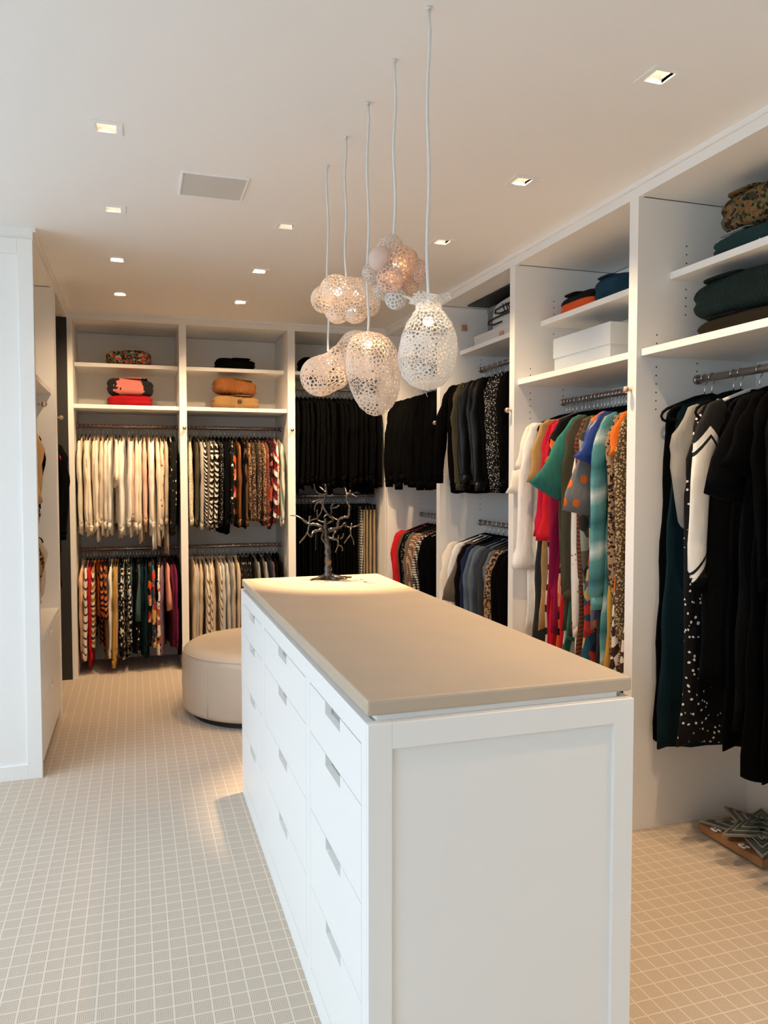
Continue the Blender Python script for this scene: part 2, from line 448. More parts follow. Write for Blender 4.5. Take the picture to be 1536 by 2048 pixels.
for z in (1.93, 1.30):
    obj('hanging_rail', MB().tube([pt('left', Y0 + 0.04, RZ, z), pt('left', Y1 - 0.04, RZ, z)], 0.016, 12), BRONZE, t, True)
obj('valet_knob', MB().tube([(XL, Y0 + 0.11, 1.913), (XL + 0.02, Y0 + 0.11, 1.913)], 0.006).ball((XL + 0.028, Y0 + 0.11, 1.913), 0.0155), BRASS, t, True)
obj('drawer_top', B(MB(), Y0 + 0.04, Y1 - 0.04, 0.0, D - 0.02, 0.68, 0.709), WHITE, t, bevel=0.001)
obj('drawer_case', B(MB(), Y0 + 0.04, Y1 - 0.04, 0.025, D - 0.03, 0.06, 0.68), WHITE, t)
obj('plinth', B(MB(), Y0 + 0.04, Y1 - 0.04, 0.05, 0.07, 0.0, 0.06), SHADE_PLINTH, t)

def drawer_front(parent, axis_x, face, y0, y1, z0, z1, pull=0.158, pd=0.034, th=0.019):
    """front with a square notch cut in its upper edge, facing face (+1/-1) along x"""
    c = (y0 + y1) / 2; h = pull / 2
    poly = [(y0, z0), (y1, z0), (y1, z1), (c + h, z1), (c + h, z1 - pd), (c - h, z1 - pd), (c - h, z1), (y0, z1)]
    vs = []; n = len(poly)
    for x in (axis_x, axis_x - face * th): vs += [(x, y, z) for y, z in poly]
    # split into rectangles so that faces stay convex
    quads = [((y0, c - h), (z0, z1)), ((c + h, y1), (z0, z1)), ((c - h, c + h), (z0, z1 - pd))]
    mb = MB()
    for (a, b_), (q, r) in quads: mb.box(axis_x, axis_x - face * th, a, b_, q, r)
    d = obj('drawer', mb, WHITE, parent)
    xb = axis_x - face * th
    obj('finger_pull', MB().box(xb - face * 0.001, xb - face * 0.004, c - h - 0.01, c + h + 0.01, z1 - pd - 0.008, z1 - 0.012), CAVITY, d)
    return d
for z0, z1 in ((0.07, 0.355), (0.36, 0.675)):
    drawer_front(t, XL, 1, Y0 + 0.043, Y1 - 0.043, z0, z1, 0.16, 0.03)

# crown fascia boards round the top
def trim(i, mb): struct('trim_%d' % i, mb, WHITE)
trim(1, MB().box(-0.508, XR, YF - 0.001, YF + 0.022, 2.716, H).box(-0.47, XR - 0.014, YF - 0.014, YF, H - 0.02, H))
trim(2, MB().box(XR - 0.001, XR + 0.022, 0.4, YF - 0.002, 2.716, H).box(XR - 0.014, XR, 0.4, YF - 0.016, H - 0.02, H))
trim(3, MB().box(XL - 0.022, XL + 0.001, 4.262, YF - 0.002, 2.716, H).box(XLB, XL - 0.022, 4.272, 4.29, 2.716, H).box(XL, XL + 0.014, 4.262, YF - 0.016, H - 0.02, H))

# ------------------------------------------------------------------ island
IX0, IX1, IY0, IY1, IZ = 0.4804, 1.1653, 1.611, 3.76, 0.999
t = thing('island_cabinet', 'long white island cabinet with framed end panel and notched drawers', 'cabinet', ((IX0 + IX1) / 2, (IY0 + IY1) / 2, 0))
PT = 0.012
mb = MB().box(IX0 + 0.021, IX1 - 0.021, IY0 + PT + 0.018, IY1 - PT - 0.018, 0.03, IZ - 0.03)
obj('carcass', mb, WHITE, t)
for y0, y1, s in ((IY0 + PT, IY0 + PT + 0.018, 1), (IY1 - PT - 0.018, IY1 - PT, -1)):
    ep = obj('end_panel', MB().box(IX0 + 0.02, IX1 - 0.02, y0, y1, 0.0, IZ), WHITE, t)
    ya, yb = (y0 - PT, y0) if s > 0 else (y1, y1 + PT)
    mb = MB().box(IX0, IX0 + 0.056, ya, yb, 0, IZ).box(IX1 - 0.056, IX1, ya, yb, 0, IZ).box(IX0 + 0.056, IX1 - 0.056, ya, yb, 0.94, IZ).box(IX0 + 0.056, IX1 - 0.056, ya, yb, 0, 0.11)
    obj('panel_frame', mb, WHITE, ep, bevel=0.0012)
# rails and stiles of the two long sides
COLS = [(1.668, 2.208), (2.27, 3.05), (3.127, 3.672)]
ROWS = [0.94, 0.797, 0.567, 0.333, 0.08]
for face, xf in ((-1, IX0), (1, IX1)):
    xb = xf - face * 0.02
    mb = MB().box(xf, xb, IY0 + PT, IY1 - PT, 0.9425, IZ).box(xf, xb, IY0 + PT, IY1 - PT, 0.0, ROWS[4] - 0.0025)
    ys = [IY0 + PT] + [v for c in COLS for v in c] + [IY1 - PT]
    for k in range(0, 8, 2): mb.box(xf, xb, ys[k] + (0.002 if k else 0), ys[k + 1] - (0.002 if k < 6 else 0), ROWS[4] - 0.0025, 0.9425)
    obj('face_frame', mb, WHITE, t)
    for y0, y1 in COLS:
        for r in range(4):
            drawer_front(t, xf, face, y0, y1, ROWS[r + 1] + 0.0012, ROWS[r] - 0.0012)
obj('riser', MB().box(IX0 + 0.03, IX1 - 0.03, IY0 + 0.03, IY1 - 0.03, IZ - 0.03, 1.0125), WHITE, t)
tag(obj('island_worktop', MB().box(0.4832, 1.1698, 1.627, 3.748, 1.0126, 1.0485), LEATHER, None, bevel=0.006), 'taupe leather worktop slab covering the white island', 'worktop')

# ------------------------------------------------------------------ ottoman
t = thing('ottoman', 'round cream leather ottoman standing beside the island', 'ottoman', (0.80, 5.13, 0))
RO = 0.525
prof = [(0.0001, 0.04), (RO - 0.03, 0.04), (RO - 0.008, 0.05), (RO, 0.075), (RO + 0.004, 0.2), (RO, 0.38), (RO - 0.006, 0.405), (RO - 0.02, 0.43), (RO - 0.045, 0.447), (RO - 0.09, 0.457), (RO - 0.2, 0.463), (0.15, 0.466), (0.0001, 0.467)]
obj('cushion', MB().lathe(prof, 64), OTTL, t, True, world=False)
obj('base', MB().lathe([(0.0001, 0.0), (RO - 0.06, 0.0), (RO - 0.06, 0.04), (0.0001, 0.04)], 48), BLACKM, t, world=False)
mb = MB()
for k in range(5):
    a = math.radians(221 + 72 * k)
    mb.tube([((RO + 0.003) * math.cos(a), (RO + 0.003) * math.sin(a), z) for z in (0.06, 0.2, 0.39)], 0.0022, 6)
obj('side_seams', mb, OTTL, t, True, world=False)
obj('piping', MB().tube([((RO - 0.008) * math.cos(q * math.pi / 32), (RO - 0.008) * math.sin(q * math.pi / 32), 0.415) for q in range(65)], 0.0028, 6), OTTL, t, True, world=False)

# ------------------------------------------------------------------ ceiling fittings
proto = None
def downlight(x, y):
    global proto
    lab = 'square white recessed downlight glowing in the ceiling'
    t = thing('recessed_downlight', lab, 'downlight', (x, y, H), 0, 'square recessed ceiling downlights')
    if proto is None:
        z = -0.003; o = 0.055; a = AP
        fr = MB()
        for q in ((-o, o, -o, -a), (-o, o, a, o), (-o, -a, -a, a), (a, o, -a, a)): fr.box(*q, z, -0.0005)
        m1 = mesh_of('trim_plate', fr); fix_normals(m1); m1.materials.append(CEIL)
        cn = MB()
        for q in ((-a - .004, -a, -a - .004, a + .004), (a, a + .004, -a - .004, a + .004), (-a, a, -a - .004, -a), (-a, a, a, a + .004)): cn.box(*q, -0.002, 0.11)
        m2 = mesh_of('can', cn); fix_normals(m2); m2.materials.append(WHITE)
        tp = MB().box(-a - .004, a + .004, -a - .004, a + .004, 0.11, 0.115)
        m3 = mesh_of('lamp_holder', tp); fix_normals(m3); m3.materials.append(BLACKM)
        ln = MB().lathe([(0.0001, 0.085), (0.018, 0.085), (0.021, 0.11), (0.0001, 0.11)], 20)
        m4 = mesh_of('lens', ln); fix_normals(m4); m4.materials.append(LENS)
        proto = (m1, m2, m3, m4)
    for nme, me in zip(('trim_plate', 'can', 'lamp_holder', 'lens'), proto[:4]):
        o = bpy.data.objects.new(nme, me); col.objects.link(o); o.parent = t
    # adjustable fittings: each lamp is tilted towards the wardrobe it serves
    tx, ty, k = (0.0, 0.0, 1.0)
    if x > 1.5: tx, k = 0.16, 0.8
    if x < 0: tx, k = -0.12, 0.06
    if 4.5 < y < 5.5: ty, k = 0.45, 0.7 if x > 0 else 0.4
    if y > 5.5: ty, k = 0.62, 1.35
    dg = SPOT_DEG
    if x == 0.73 and y < 4: k, dg, tx, ty = 7.0, 38, 0.12, -0.10
    L = bpy.data.lights.new('downlight_lamp', 'SPOT')
    L.energy = SPOT_W * k; L.color = SPOT_COL; L.spot_size = math.radians(dg); L.spot_blend = 0.9; L.shadow_soft_size = 0.02
    l = bpy.data.objects.new('downlight_lamp', L); col.objects.link(l); l.parent = t; l.location = (0, 0, 0.02)
    l.rotation_euler = Vector((-tx, -ty, 1)).to_track_quat('Z', 'Y').to_euler()
for x, y in LIGHTS: downlight(x, y)

t = thing('ceiling_speaker', 'square flush grey ceiling speaker grille between downlights', 'speaker', (0.333, 3.42, H))
q = 0.135
fr = MB()
for b_ in ((-q, q, -q, -q + .006), (-q, q, q - .006, q), (-q, -q + .006, -q + .006, q - .006), (q - .006, q, -q + .006, q - .006)): fr.box(*b_, -0.006, -0.0005)
obj('frame', fr, CEIL, t, world=False)
obj('grille', MB().box(-q + .006, q - .006, -q + .006, q - .006, -0.004, -0.0005), solid('speaker_grille', (0.62, 0.62, 0.60), 0.8, bs=(900, 0.5, 0.001)), t, world=False)

# ------------------------------------------------------------------ pendant lamps of lace
def lace(fn, nu, nv, seeds, thr, seed, closed=True, keep=None):
    """fn(u,v)->xyz on a closed-round surface; cells between random seeds are cut out as holes"""
    rng = np.random.RandomState(seed)
    U = np.linspace(0, 2 * np.pi, nu, endpoint=False); V = np.linspace(0, 1, nv + 1)
    P = np.array([[fn(u, v) for u in U] for v in V])           # nv+1, nu, 3
    C = (P[:-1] + P[1:]) / 2; C = (C + np.roll(C, -1, 1)) / 2
    cf = C.reshape(-1, 3)
    # area weighting so that seeds spread evenly
    du = np.roll(P[:-1], -1, 1) - P[:-1]; dv = P[1:] - P[:-1]
    ar = np.linalg.norm(np.cross(du, dv), axis=2).reshape(-1)
    from mathutils.kdtree import KDTree
    cand = cf[rng.choice(len(cf), seeds * 8, p=ar / ar.sum())]
    S = [cand[0]]; dmin = np.linalg.norm(cand - S[0], axis=1)
    for _ in range(seeds - 1):
        i = int(np.argmax(dmin)); S.append(cand[i]); dmin = np.minimum(dmin, np.linalg.norm(cand - cand[i], axis=1))
    kd = KDTree(len(S))
    for i, q in enumerate(S): kd.insert(q, i)
    kd.balance()
    e = np.empty(len(cf))
    for i, q in enumerate(cf):
        n2 = kd.find_n(q, 2); e[i] = n2[1][2] - n2[0][2]
    th = thr(cf) if callable(thr) else np.full(len(cf), thr)
    kp = e < th
    idx = np.arange((nv + 1) * nu).reshape(nv + 1, nu)
    F = np.stack([idx[:-1], np.roll(idx[:-1], -1, 1), np.roll(idx[1:], -1, 1), idx[1:]], 2).reshape(-1, 4)
    mb = MB(); mb.v = [tuple(p) for p in P.reshape(-1, 3)]; mb.f = [tuple(int(i) for i in f) for f in F[kp]]
    return mb
def lace_obj(name, mb, mat, parent, loc=(0, 0, 0), label=None):
    o = obj(name, mb, mat, parent, True, world=False, fix=False, label=label)
    o.location = loc
    s = o.modifiers.new('thickness', 'SOLIDIFY'); s.thickness = 0.0012; s.offset = 0
    return o
def pnoise(p, f, s):
    return (np.sin(p[:, 0] * f + s) * np.cos(p[:, 1] * f * 1.1 + 2 * s) + np.sin(p[:, 2] * f * 0.9 + 3 * s)) * 0.5
def pendant(label, x, y, zc, seed):
    t = thing('pendant_lamp', label, 'lamp', (x, y, H))
    r2 = random.Random(seed); n = 14; ph = r2.random() * 6
    L = H - zc
    pts = [(0.004 * math.sin(ph + k * 0.9) * (1 if 0 < k < n else 0), 0.003 * math.cos(ph + k * .7) * (1 if 0 < k < n else 0), -L * k / n) for k in range(n + 1)]
    obj('cord', MB().tube(pts, 0.0042, 8), CORDM, t, True, world=False)
    obj('ceiling_grommet', MB().lathe([(0.0001, -0.006), (0.007, -0.006), (0.009, -0.0005), (0.0001, -0.0005)], 12), CORDM, t, True, world=False)
    return t
def bulb(t, z, r=0.017, dx=0.0, dy=0.0, w=None):
    obj('bulb', MB().ball((dx, dy, z), r, 14, 8), BULB, t, True, world=False)
    l = bpy.data.lights.new('bulb_light', 'POINT'); l.energy = w or BULB_W; l.color = (1.0, 0.58, 0.30); l.shadow_soft_size = 0.02
    o = bpy.data.objects.new('bulb_light', l); col.objects.link(o); o.parent = t; o.location = (dx, dy, z - 0.0)

def spline(xs, ys):
    xs = np.array(xs, float); ys = np.array(ys, float)
    def f(v):
        i = int(np.clip(np.searchsorted(xs, v) - 1, 0, len(xs) - 2)); u = (v - xs[i]) / (xs[i + 1] - xs[i]); u = u * u * (3 - 2 * u) * 0.35 + u * 0.65
        return ys[i] * (1 - u) + ys[i + 1] * u
    return f
# (1) flask with a gathered neck
zt = 2.022
t = pendant('white crochet lace pendant lamp shaped like a flask with frilled neck', 0.751, 1.957, zt - 0.03, 1)
rf = spline([0, .03, .07, .12, .18, .28, .42, .58, .72, .84, .93, .98, 1], [.047, .040, .034, .034, .045, .062, .074, .079, .076, .066, .046, .022, .0005])
Lz = 0.247
def fl(u, v):
    r = rf(v) * (1 + 0.02 * math.sin(3 * u + 4 * v)); frill = max(0, (0.07 - v) / 0.07)
    r += frill * (0.012 + 0.009 * math.sin(7 * u))
    return (r * math.cos(u) + 0.004 * math.sin(6 * v), r * math.sin(u), -v * Lz + frill * 0.006 * math.sin(5 * u))
def th(p):
    z = -p[:, 2] / Lz
    k = np.where(z < 0.12, 0.0060, np.where(z < 0.36, 0.0024, np.where(z > 0.82, 0.0030, 0.0036)))
    return k + 0.0040 * np.clip(pnoise(p, 75, 1.3), -.4, 1) * (z > .3)
lace_obj('shade', lace(fl, 260, 240, 900, th, 3), LACE_W, t, (0, 0, zt - H))
obj('thread', MB().tube([(-0.055, -0.02, zt - H - 0.11), (-0.083, -0.03, zt - H - 0.17), (-0.078, -0.03, zt - H - 0.21), (-0.05, -0.02, zt - H - 0.235)], 0.0007, 5).tube([(-0.03, -0.02, zt - H - Lz + .004), (-0.048, -0.03, zt - H - Lz - 0.006), (-0.035, -0.03, zt - H - Lz - 0.012), (-0.02, -0.03, zt - H - Lz + .001), (-0.012, -0.03, zt - H - Lz - 0.02)], 0.0007, 5), LACE_W, t, True, world=False)
bulb(t, zt - H - 0.062, 0.014)
# (2) cluster of crochet balls
zc = 2.135
t = pendant('pendant lamp of a dozen crochet lace balls in a cluster', 0.748, 2.229, zc + 0.03, 2)
cr, sr = math.cos(-0.3105), math.sin(-0.3105)
def camxy(a, d): return (a * cr - d * sr, a * sr + d * cr)    # a: across the view, d: away from the door
balls = [(-.012, .0, .092, .040, LACE_C), (-.040, -.040, .048, .036, LACE_P), (.022, -.052, .040, .043, LACE_T), (.042, .022, .066, .030, LACE_T), (.066, .0, .022, .038, LACE_P), (-.064, .006, .018, .033, LACE_C), (-.030, .020, -.024, .034, LACE_C), (-.014, -.045, -.010, .040, LACE_P), (.040, .006, -.018, .032, LACE_T), (.004, -.02, -.062, .033, LACE_W), (.0, .05, .035, .045, LACE_C), (-.02, .055, .07, .033, LACE_P)]
for k, (a, d, z, r, m_) in enumerate(balls):
    x_, y_ = camxy(a, d)
    tl = 0.25 if k in (9, 1) else 0.06
    def sp(u, v, r=r, tl=tl):
        ph = math.pi * v; rr = r * (1 + (tl * max(0, (v - .8) / .2) ** 2))
        return (rr * math.sin(ph) * math.cos(u), rr * math.sin(ph) * math.sin(u) * 0.98, rr * math.cos(ph))
    dense = {1: .02, 9: .0045}.get(k, .0034)
    o = lace_obj('lace_ball', lace(sp, 64, 48, 110 if k in (2, 7, 9) else 190, dense, 20 + k), m_, t, (x_, y_, zc - H + z))
    o.rotation_euler = (R.uniform(-.6, .6), R.uniform(-.6, .6), R.uniform(0, 6))
bulb(t, zc - H + 0.035, 0.014)
# (3) long lobed lamp
zt = 2.03
t = pendant('tall drooping lace pendant lamp with leaf pattern, between flask and peanut lamps', 0.748, 2.505, zt - 0.01, 3)
rf3 = spline([0, .04, .1, .2, .35, .5, .65, .78, .88, .96, 1], [.001, .042, .064, .078, .087, .088, .082, .070, .055, .030, .001])
def lg(u, v):
    r = rf3(v) * (1 + 0.11 * abs(math.cos(2.5 * u)) - 0.05 + 0.03 * math.sin(3 * u + 9 * v))
    x_, y_ = camxy(r * math.cos(u), r * 0.8 * math.sin(u)); sx, sy = camxy(0.012 * math.sin(3 * v) + .022 * v * v, 0)
    return (x_ + sx, y_ + sy, -v * 0.285)
lace_obj('shade', lace(lg, 260, 240, 700, lambda p: .0042 + .0050 * np.clip(pnoise(p, 62, .7), -.45, 1), 5), LACE_C, t, (0, 0, zt - H))
bulb(t, zt - H - 0.045, 0.014)
# (4) cloud of lobes
zc = 2.188
t = pendant('rounded cloud-like lace pendant lamp with puffy lobes', 0.745, 2.78, zc + 0.05, 4)
lob = [(-.078, .0, .004, .050), (-.035, -.02, .028, .060), (.012, -.03, .020, .058), (.045, -.015, .022, .056), (.078, .0, -.012, .048), (-.030, .0, -.036, .048), (.034, -.01, -.040, .046), (0, .05, 0, .055)]
def blob(lobes, ex=9.0, sq=1.0):
    c = [(*camxy(a, d), z, r) for a, d, z, r in lobes]
    def f(u, v):
        ph = math.pi * v; d = Vector((math.sin(ph) * math.cos(u), math.sin(ph) * math.sin(u), math.cos(ph)))
        best = 0.02
        for x_, y_, z, r in c:
            q = Vector((x_, y_, z)); b = d.dot(q); disc = b * b - (q.length_squared - r * r)
            if disc > 0: best = max(best, b + math.sqrt(disc))
        return tuple(d * best)
    return f
lace_obj('shade', lace(blob(lob), 230, 150, 640, lambda p: .0046 + .0050 * np.clip(pnoise(p, 70, 2.1), -.5, 1), 8), LACE_C, t, (0, 0, zc - H))
bulb(t, zc - H + 0.03, 0.015, -0.03); 
obj('bulb', MB().ball((0.04, 0, zc - H + 0.03), 0.012), BULB, t, True, world=False)
# (5) peanut, tilted
zc = 1.985
t = pendant('peanut-shaped tilted lace pendant lamp behind the tall lace lamp', 0.744, 3.054, zc + 0.06, 5)
lob = [(-.032, 0, -.040, .080), (-.008, 0, -.030, .078), (.022, .0, -.018, .076), (.10, .01, .05, .075), (.115, .01, .07, .075), (.06, .0, .015, .072)]
lace_obj('shade', lace(blob([(a, d, z, r) for a, d, z, r in lob]), 230, 170, 520, lambda p: .0068 + .0060 * np.clip(pnoise(p, 52, .4), -.7, 1), 9), LACE_C, t, (0, 0, zc - H))
bulb(t, zc - H + 0.02, 0.014)

# ------------------------------------------------------------------ tree sculpture
t = thing('tree_sculpture', 'dark bronze bare tree sculpture with knotted branches on the island', 'sculpture', (0.873, 3.60, 1.0486), -0.3105)
S = 0.000311
def tp(p, d=0.0): return ((p[0] - 712) * S, d, max((1662 - p[1]) * S, 0.0035))
def branch(name, pts, r0, r1, d0=0.0, d1=0.0, knob=0):
    # smooth the traced line
    m_ = len(pts); P = []
    for i in range(m_ - 1):
        p0, p1, p2, p3 = (pts[max(i - 1, 0)], pts[i], pts[i + 1], pts[min(i + 2, m_ - 1)])
        for k in range(5):
            u = k / 5
            P.append(tuple(0.5 * (2 * p1[c] + (p2[c] - p0[c]) * u + (2 * p0[c] - 5 * p1[c] + 4 * p2[c] - p3[c]) * u * u + (3 * p1[c] - p0[c] - 3 * p2[c] + p3[c]) * u ** 3) for c in (0, 1)))
    P.append(pts[-1]); n = len(P)
    W_ = [tp(p, d0 + (d1 - d0) * i / (n - 1) + 0.004 * math.sin(i * .8)) for i, p in enumerate(P)]
    rr = [(r0 + (r1 - r0) * i / (n - 1)) * (1 + 0.14 * math.sin(i * 1.9 + r0)) * S * 1.22 for i in range(n)]
    mb = MB().tube(W_, rr, 8)
    if knob: mb.ball(W_[-1], knob * S, 8, 6)
    obj(name, mb, SCULPT, t, True, world=False)
branch('trunk', [(710, 1658), (712, 1600), (716, 1450), (712, 1250), (703, 1100), (688, 980), (676, 880), (672, 790), (676, 735)], 54, 16, 0, 0, 20)
for e_, d_ in (((450, 1690), -.03), ((520, 1636), .02), ((885, 1700), -.045), ((1000, 1662), .0), ((1062, 1640), .05), ((640, 1660), .06)):
    branch('root', [(710, 1600), ((710 + e_[0]) / 2, 1640), (e_[0] * .8 + 142, 1652), (e_[0], 1655)], 36, 9, 0, d_ * 1.3)
BR = [([(660, 930), (600, 842), (500, 810), (430, 815), (340, 752), (230, 690), (120, 680)], 24, 5, 0, .03), ([(440, 822), (370, 790), (300, 735), (235, 695)], 11, 6, .02, .035),
 ([(672, 930), (630, 890), (500, 922), (485, 968), (465, 985), (415, 930)], 22, 8, 0, -.06), ([(430, 690), (425, 830), (390, 960), (290, 1085)], 15, 9, .02, -.02, 12),
 ([(676, 790), (580, 762), (530, 730), (440, 760)], 12, 7, 0, .05), ([(530, 732), (600, 640), (615, 540), (590, 480)], 11, 6, .03, .06), ([(545, 740), (547, 680), (547, 600)], 8, 7, .03, .01, 10),
 ([(676, 800), (740, 780), (800, 740), (740, 690), (700, 640), (640, 540), (660, 420), (690, 350), (680, 280), (672, 210)], 12, 13, 0, .03, 17),
 ([(662, 430), (550, 445), (490, 470)], 12, 7, .02, -.04), ([(640, 452), (540, 490), (500, 560), (500, 620)], 10, 6, .02, .05), ([(690, 352), (600, 350), (530, 290), (512, 200)], 10, 6, .02, -.02, 9),
 ([(672, 320), (640, 290), (575, 240)], 12, 9, .02, .05), ([(690, 378), (740, 378), (790, 358)], 10, 8, .02, -.03),
 ([(740, 690), (770, 620), (760, 540), (800, 500)], 11, 6, .02, .0), ([(768, 560), (830, 555), (895, 518)], 10, 8, .01, -.03), ([(660, 695), (700, 665), (740, 680)], 8, 9, -.03, .02),
 ([(700, 940), (740, 885), (850, 865), (890, 740), (960, 700), (1030, 690), (1045, 600), (1050, 520), (1010, 450), (1010, 370), (1040, 330)], 18, 12, 0, -.04),
 ([(1012, 345), (1000, 310), (985, 260)], 9, 7, -.04, .0, 10), ([(1030, 345), (1065, 300)], 10, 10, -.04, -.05, 16), ([(1040, 335), (1100, 350), (1168, 386)], 10, 7, -.04, -.07), ([(1010, 352), (960, 382)], 8, 5, -.04, .0),
 ([(890, 742), (840, 738), (770, 695)], 12, 7, -.01, .03), ([(735, 925), (850, 872), (910, 860), (975, 795), (1000, 852), (1100, 860), (1210, 820)], 16, 6, 0, .04),
 ([(1080, 805), (1060, 900), (1060, 970), (970, 1092)], 11, 8, .03, -.01, 10), ([(1064, 970), (1100, 1060), (1110, 1135)], 9, 6, .01, .04), ([(855, 855), (855, 795)], 11, 11, 0, -.01, 14), ([(975, 850), (977, 795)], 9, 9, .02, .02, 15),
 ([(690, 990), (740, 1012), (860, 1036), (890, 970)], 18, 8, 0, -.05, 10), ([(858, 1034), (882, 1080), (870, 1150), (842, 1222)], 12, 8, -.04, -.06), ([(880, 1110), (940, 1150), (940, 1210)], 8, 6, -.05, -.03),
 ([(905, 1026), (950, 990), (962, 945)], 9, 6, -.03, -.06), ([(800, 1020), (808, 960), (870, 880)], 15, 10, -.03, .0), ([(660, 935), (625, 992), (650, 1070), (720, 1130), (745, 1180)], 14, 8, 0, -.04), ([(545, 930), (543, 1060), (540, 1195)], 3, 2, -.05, -.05)]
for b_ in BR: branch('branch', *b_)

# ------------------------------------------------------------------ hangers and clothes
ROT = {'far': -math.pi / 2, 'right': math.pi, 'left': 0.0}
HM = {}
def hanger_meshes(kind):
    if kind in HM: return HM[kind]
    arc = [(0.0185 * math.cos(a), 0, 0.0185 * math.sin(a)) for a in [math.radians(q) for q in range(-30, 211, 24)]]
    hook = MB().tube(arc + [(-0.010, 0, -0.022), (0, 0, -0.034), (0, 0, -0.078)], 0.0022, 6)
    mh = mesh_of('hook', hook, True); mh.materials.append(CHROME)
    mat = {'velvet': VELVET, 'white': WHANG, 'wood': WOODH, 'grey': GREYH, 'clip': VELVET}[kind]
    if kind == 'clip':
        body = MB().tube([(-0.17, 0, -0.082), (0.17, 0, -0.082)], 0.006, 8)
        for s in (-1, 1): body.box(s * 0.14 - 0.012, s * 0.14 + 0.012, -0.008, 0.008, -0.118, -0.076)
    else:
        r = 0.0085 if kind in ('wood', 'white') else 0.0065
        top = [(-0.212, -0.150), (-0.19, -0.134), (-0.12, -0.108), (-0.05, -0.083), (0, -0.072), (0.05, -0.083), (0.12, -0.108), (0.19, -0.134), (0.212, -0.150), (0.219, -0.166), (0.212, -0.180), (0.195, -0.186), (0, -0.186), (-0.195, -0.186), (-0.212, -0.180), (-0.219, -0.166), (-0.212, -0.150)]
        body = MB().tube([(a, 0, z) for a, z in top], r, 8, False, 0.62)
    me = mesh_of('hanger_arms', body, True); fix_normals(me); me.materials.append(mat)
    HM[kind] = (mh, me); return HM[kind]
HLAB = {'velvet': 'black velvet chrome-hooked hanger', 'white': 'white moulded hanger', 'wood': 'pale wooden hanger', 'grey': 'dark grey slim hanger', 'clip': 'black clip trouser hanger'}
def hanger(kind, side, p, suffix, twist):
    lab = HLAB[kind] + ' ' + suffix
    t = thing('clothes_hanger', lab, 'hanger', p, ROT[side] + twist, lab)
    for nme, me in zip(('hook', 'hanger_arms'), hanger_meshes(kind)):
        o = bpy.data.objects.new(nme, me); col.objects.link(o); o.parent = t
    return t

KIND = {  # length, shoulder half-width, hem half-width, half-thickness, sleeve type, sleeve length
 'shirt': (0.86, .205, .215, .017, 'long', .60), 'blouse': (0.80, .20, .23, .016, 'long', .56), 'tee': (0.76, .20, .21, .015, 'short', .24),
 'jacket': (0.84, .225, .235, .021, 'long', .62), 'coat': (1.12, .225, .25, .022, 'long', .62), 'dress': (1.5, .20, .26, .019, 'short', .22), 'gown': (1.5, .20, .26, .019, 'long', .58),
 'top': (0.78, .19, .21, .014, None, 0), 'slip': (1.42, .185, .22, .014, None, 0), 'trousers': (1.0, .13, .13, .013, 'trousers', 0), 'skirt': (0.8, .16, .2, .015, 'trousers', 0)}
NAMES = {'tee': 'short_sleeved_top', 'top': 'sleeveless_top', 'slip': 'long_dress', 'gown': 'long_dress'}
CATS = {'tee': 'top', 'top': 'top', 'slip': 'dress', 'gown': 'dress', 'dress': 'dress', 'trousers': 'trousers', 'skirt': 'skirt'}
def lerp(a, b, u): return a + (b - a) * u

def body_mesh(L, sh, hw, th, rnd, trous=False, amp=0.010, nseg=28, hem=0.0, skew=0.0, waist=None):
    zs = [(-0.088, .050, .006), (-0.094, .070, .008), (-0.104, .105, .009), (-0.120, .155, .010), (-0.138, sh - .015, .0105), (-0.152, sh, .011), (-0.18, sh + .006, .012)]
    if trous: zs = [(-0.092, sh * .98, .008), (-0.10, sh, .011), (-0.14, sh, .012)]
    z0 = zs[-1][0]; nz = max(7, int((L + z0) / 0.085))
    for i in range(1, nz + 1):
        u = i / nz; z = lerp(z0, -L, u)
        w = lerp(zs[0][1] if trous else sh + .006, hw, u ** 0.8)
        if waist: w -= waist * math.exp(-((-z - 0.5) / 0.14) ** 2)
        zs.append((z, w, lerp(.012, th, min(1, u * 2.2))))
    k1, k2 = rnd.uniform(2.2, 3.6), rnd.uniform(4.5, 7.0); f1, f2, f3 = (rnd.uniform(0, 6.28) for _ in range(3))
    vs = []; n = nseg
    for i, (z, w, tt) in enumerate(zs):
        g = max(0.0, min(1.0, (-z - 0.15) / 0.35))
        for k in range(n):
            a = 2 * math.pi * k / n; ca, sa = math.cos(a), math.sin(a)
            u_ = w * math.copysign(abs(ca) ** 0.75, ca); v_ = tt * math.copysign(abs(sa) ** 0.8, sa)
            x = u_ / max(w, .01)
            fold = amp * g * (0.6 * math.sin(k1 * x * 2 + f1 + z * 1.3) + 0.5 * math.sin(k2 * x * 2 + f2 - z * 2.1))
            thick = 1 + 0.22 * g * math.sin(k2 * 1.7 * x + f3)
            u_ += 0.006 * g * math.sin(z * 17 + f2) * ca + skew * g * (-z)
            dz = 0
            if i == len(zs) - 1: dz = 0.012 * math.sin(3 * a + f1) + hem * (x * x)
            vs.append((u_, v_ * thick + fold * (1 - 0.3 * abs(x)), z + dz))
    m_ = len(zs)
    fs = [(i * n + k, i * n + (k + 1) % n, (i + 1) * n + (k + 1) % n, (i + 1) * n + k) for i in range(m_ - 1) for k in range(n)]
    fs += [tuple(reversed(range(n)))]
    mb = MB().add(vs, fs); mb.f.append(tuple((m_ - 1) * n + k for k in range(n)))
    return mb

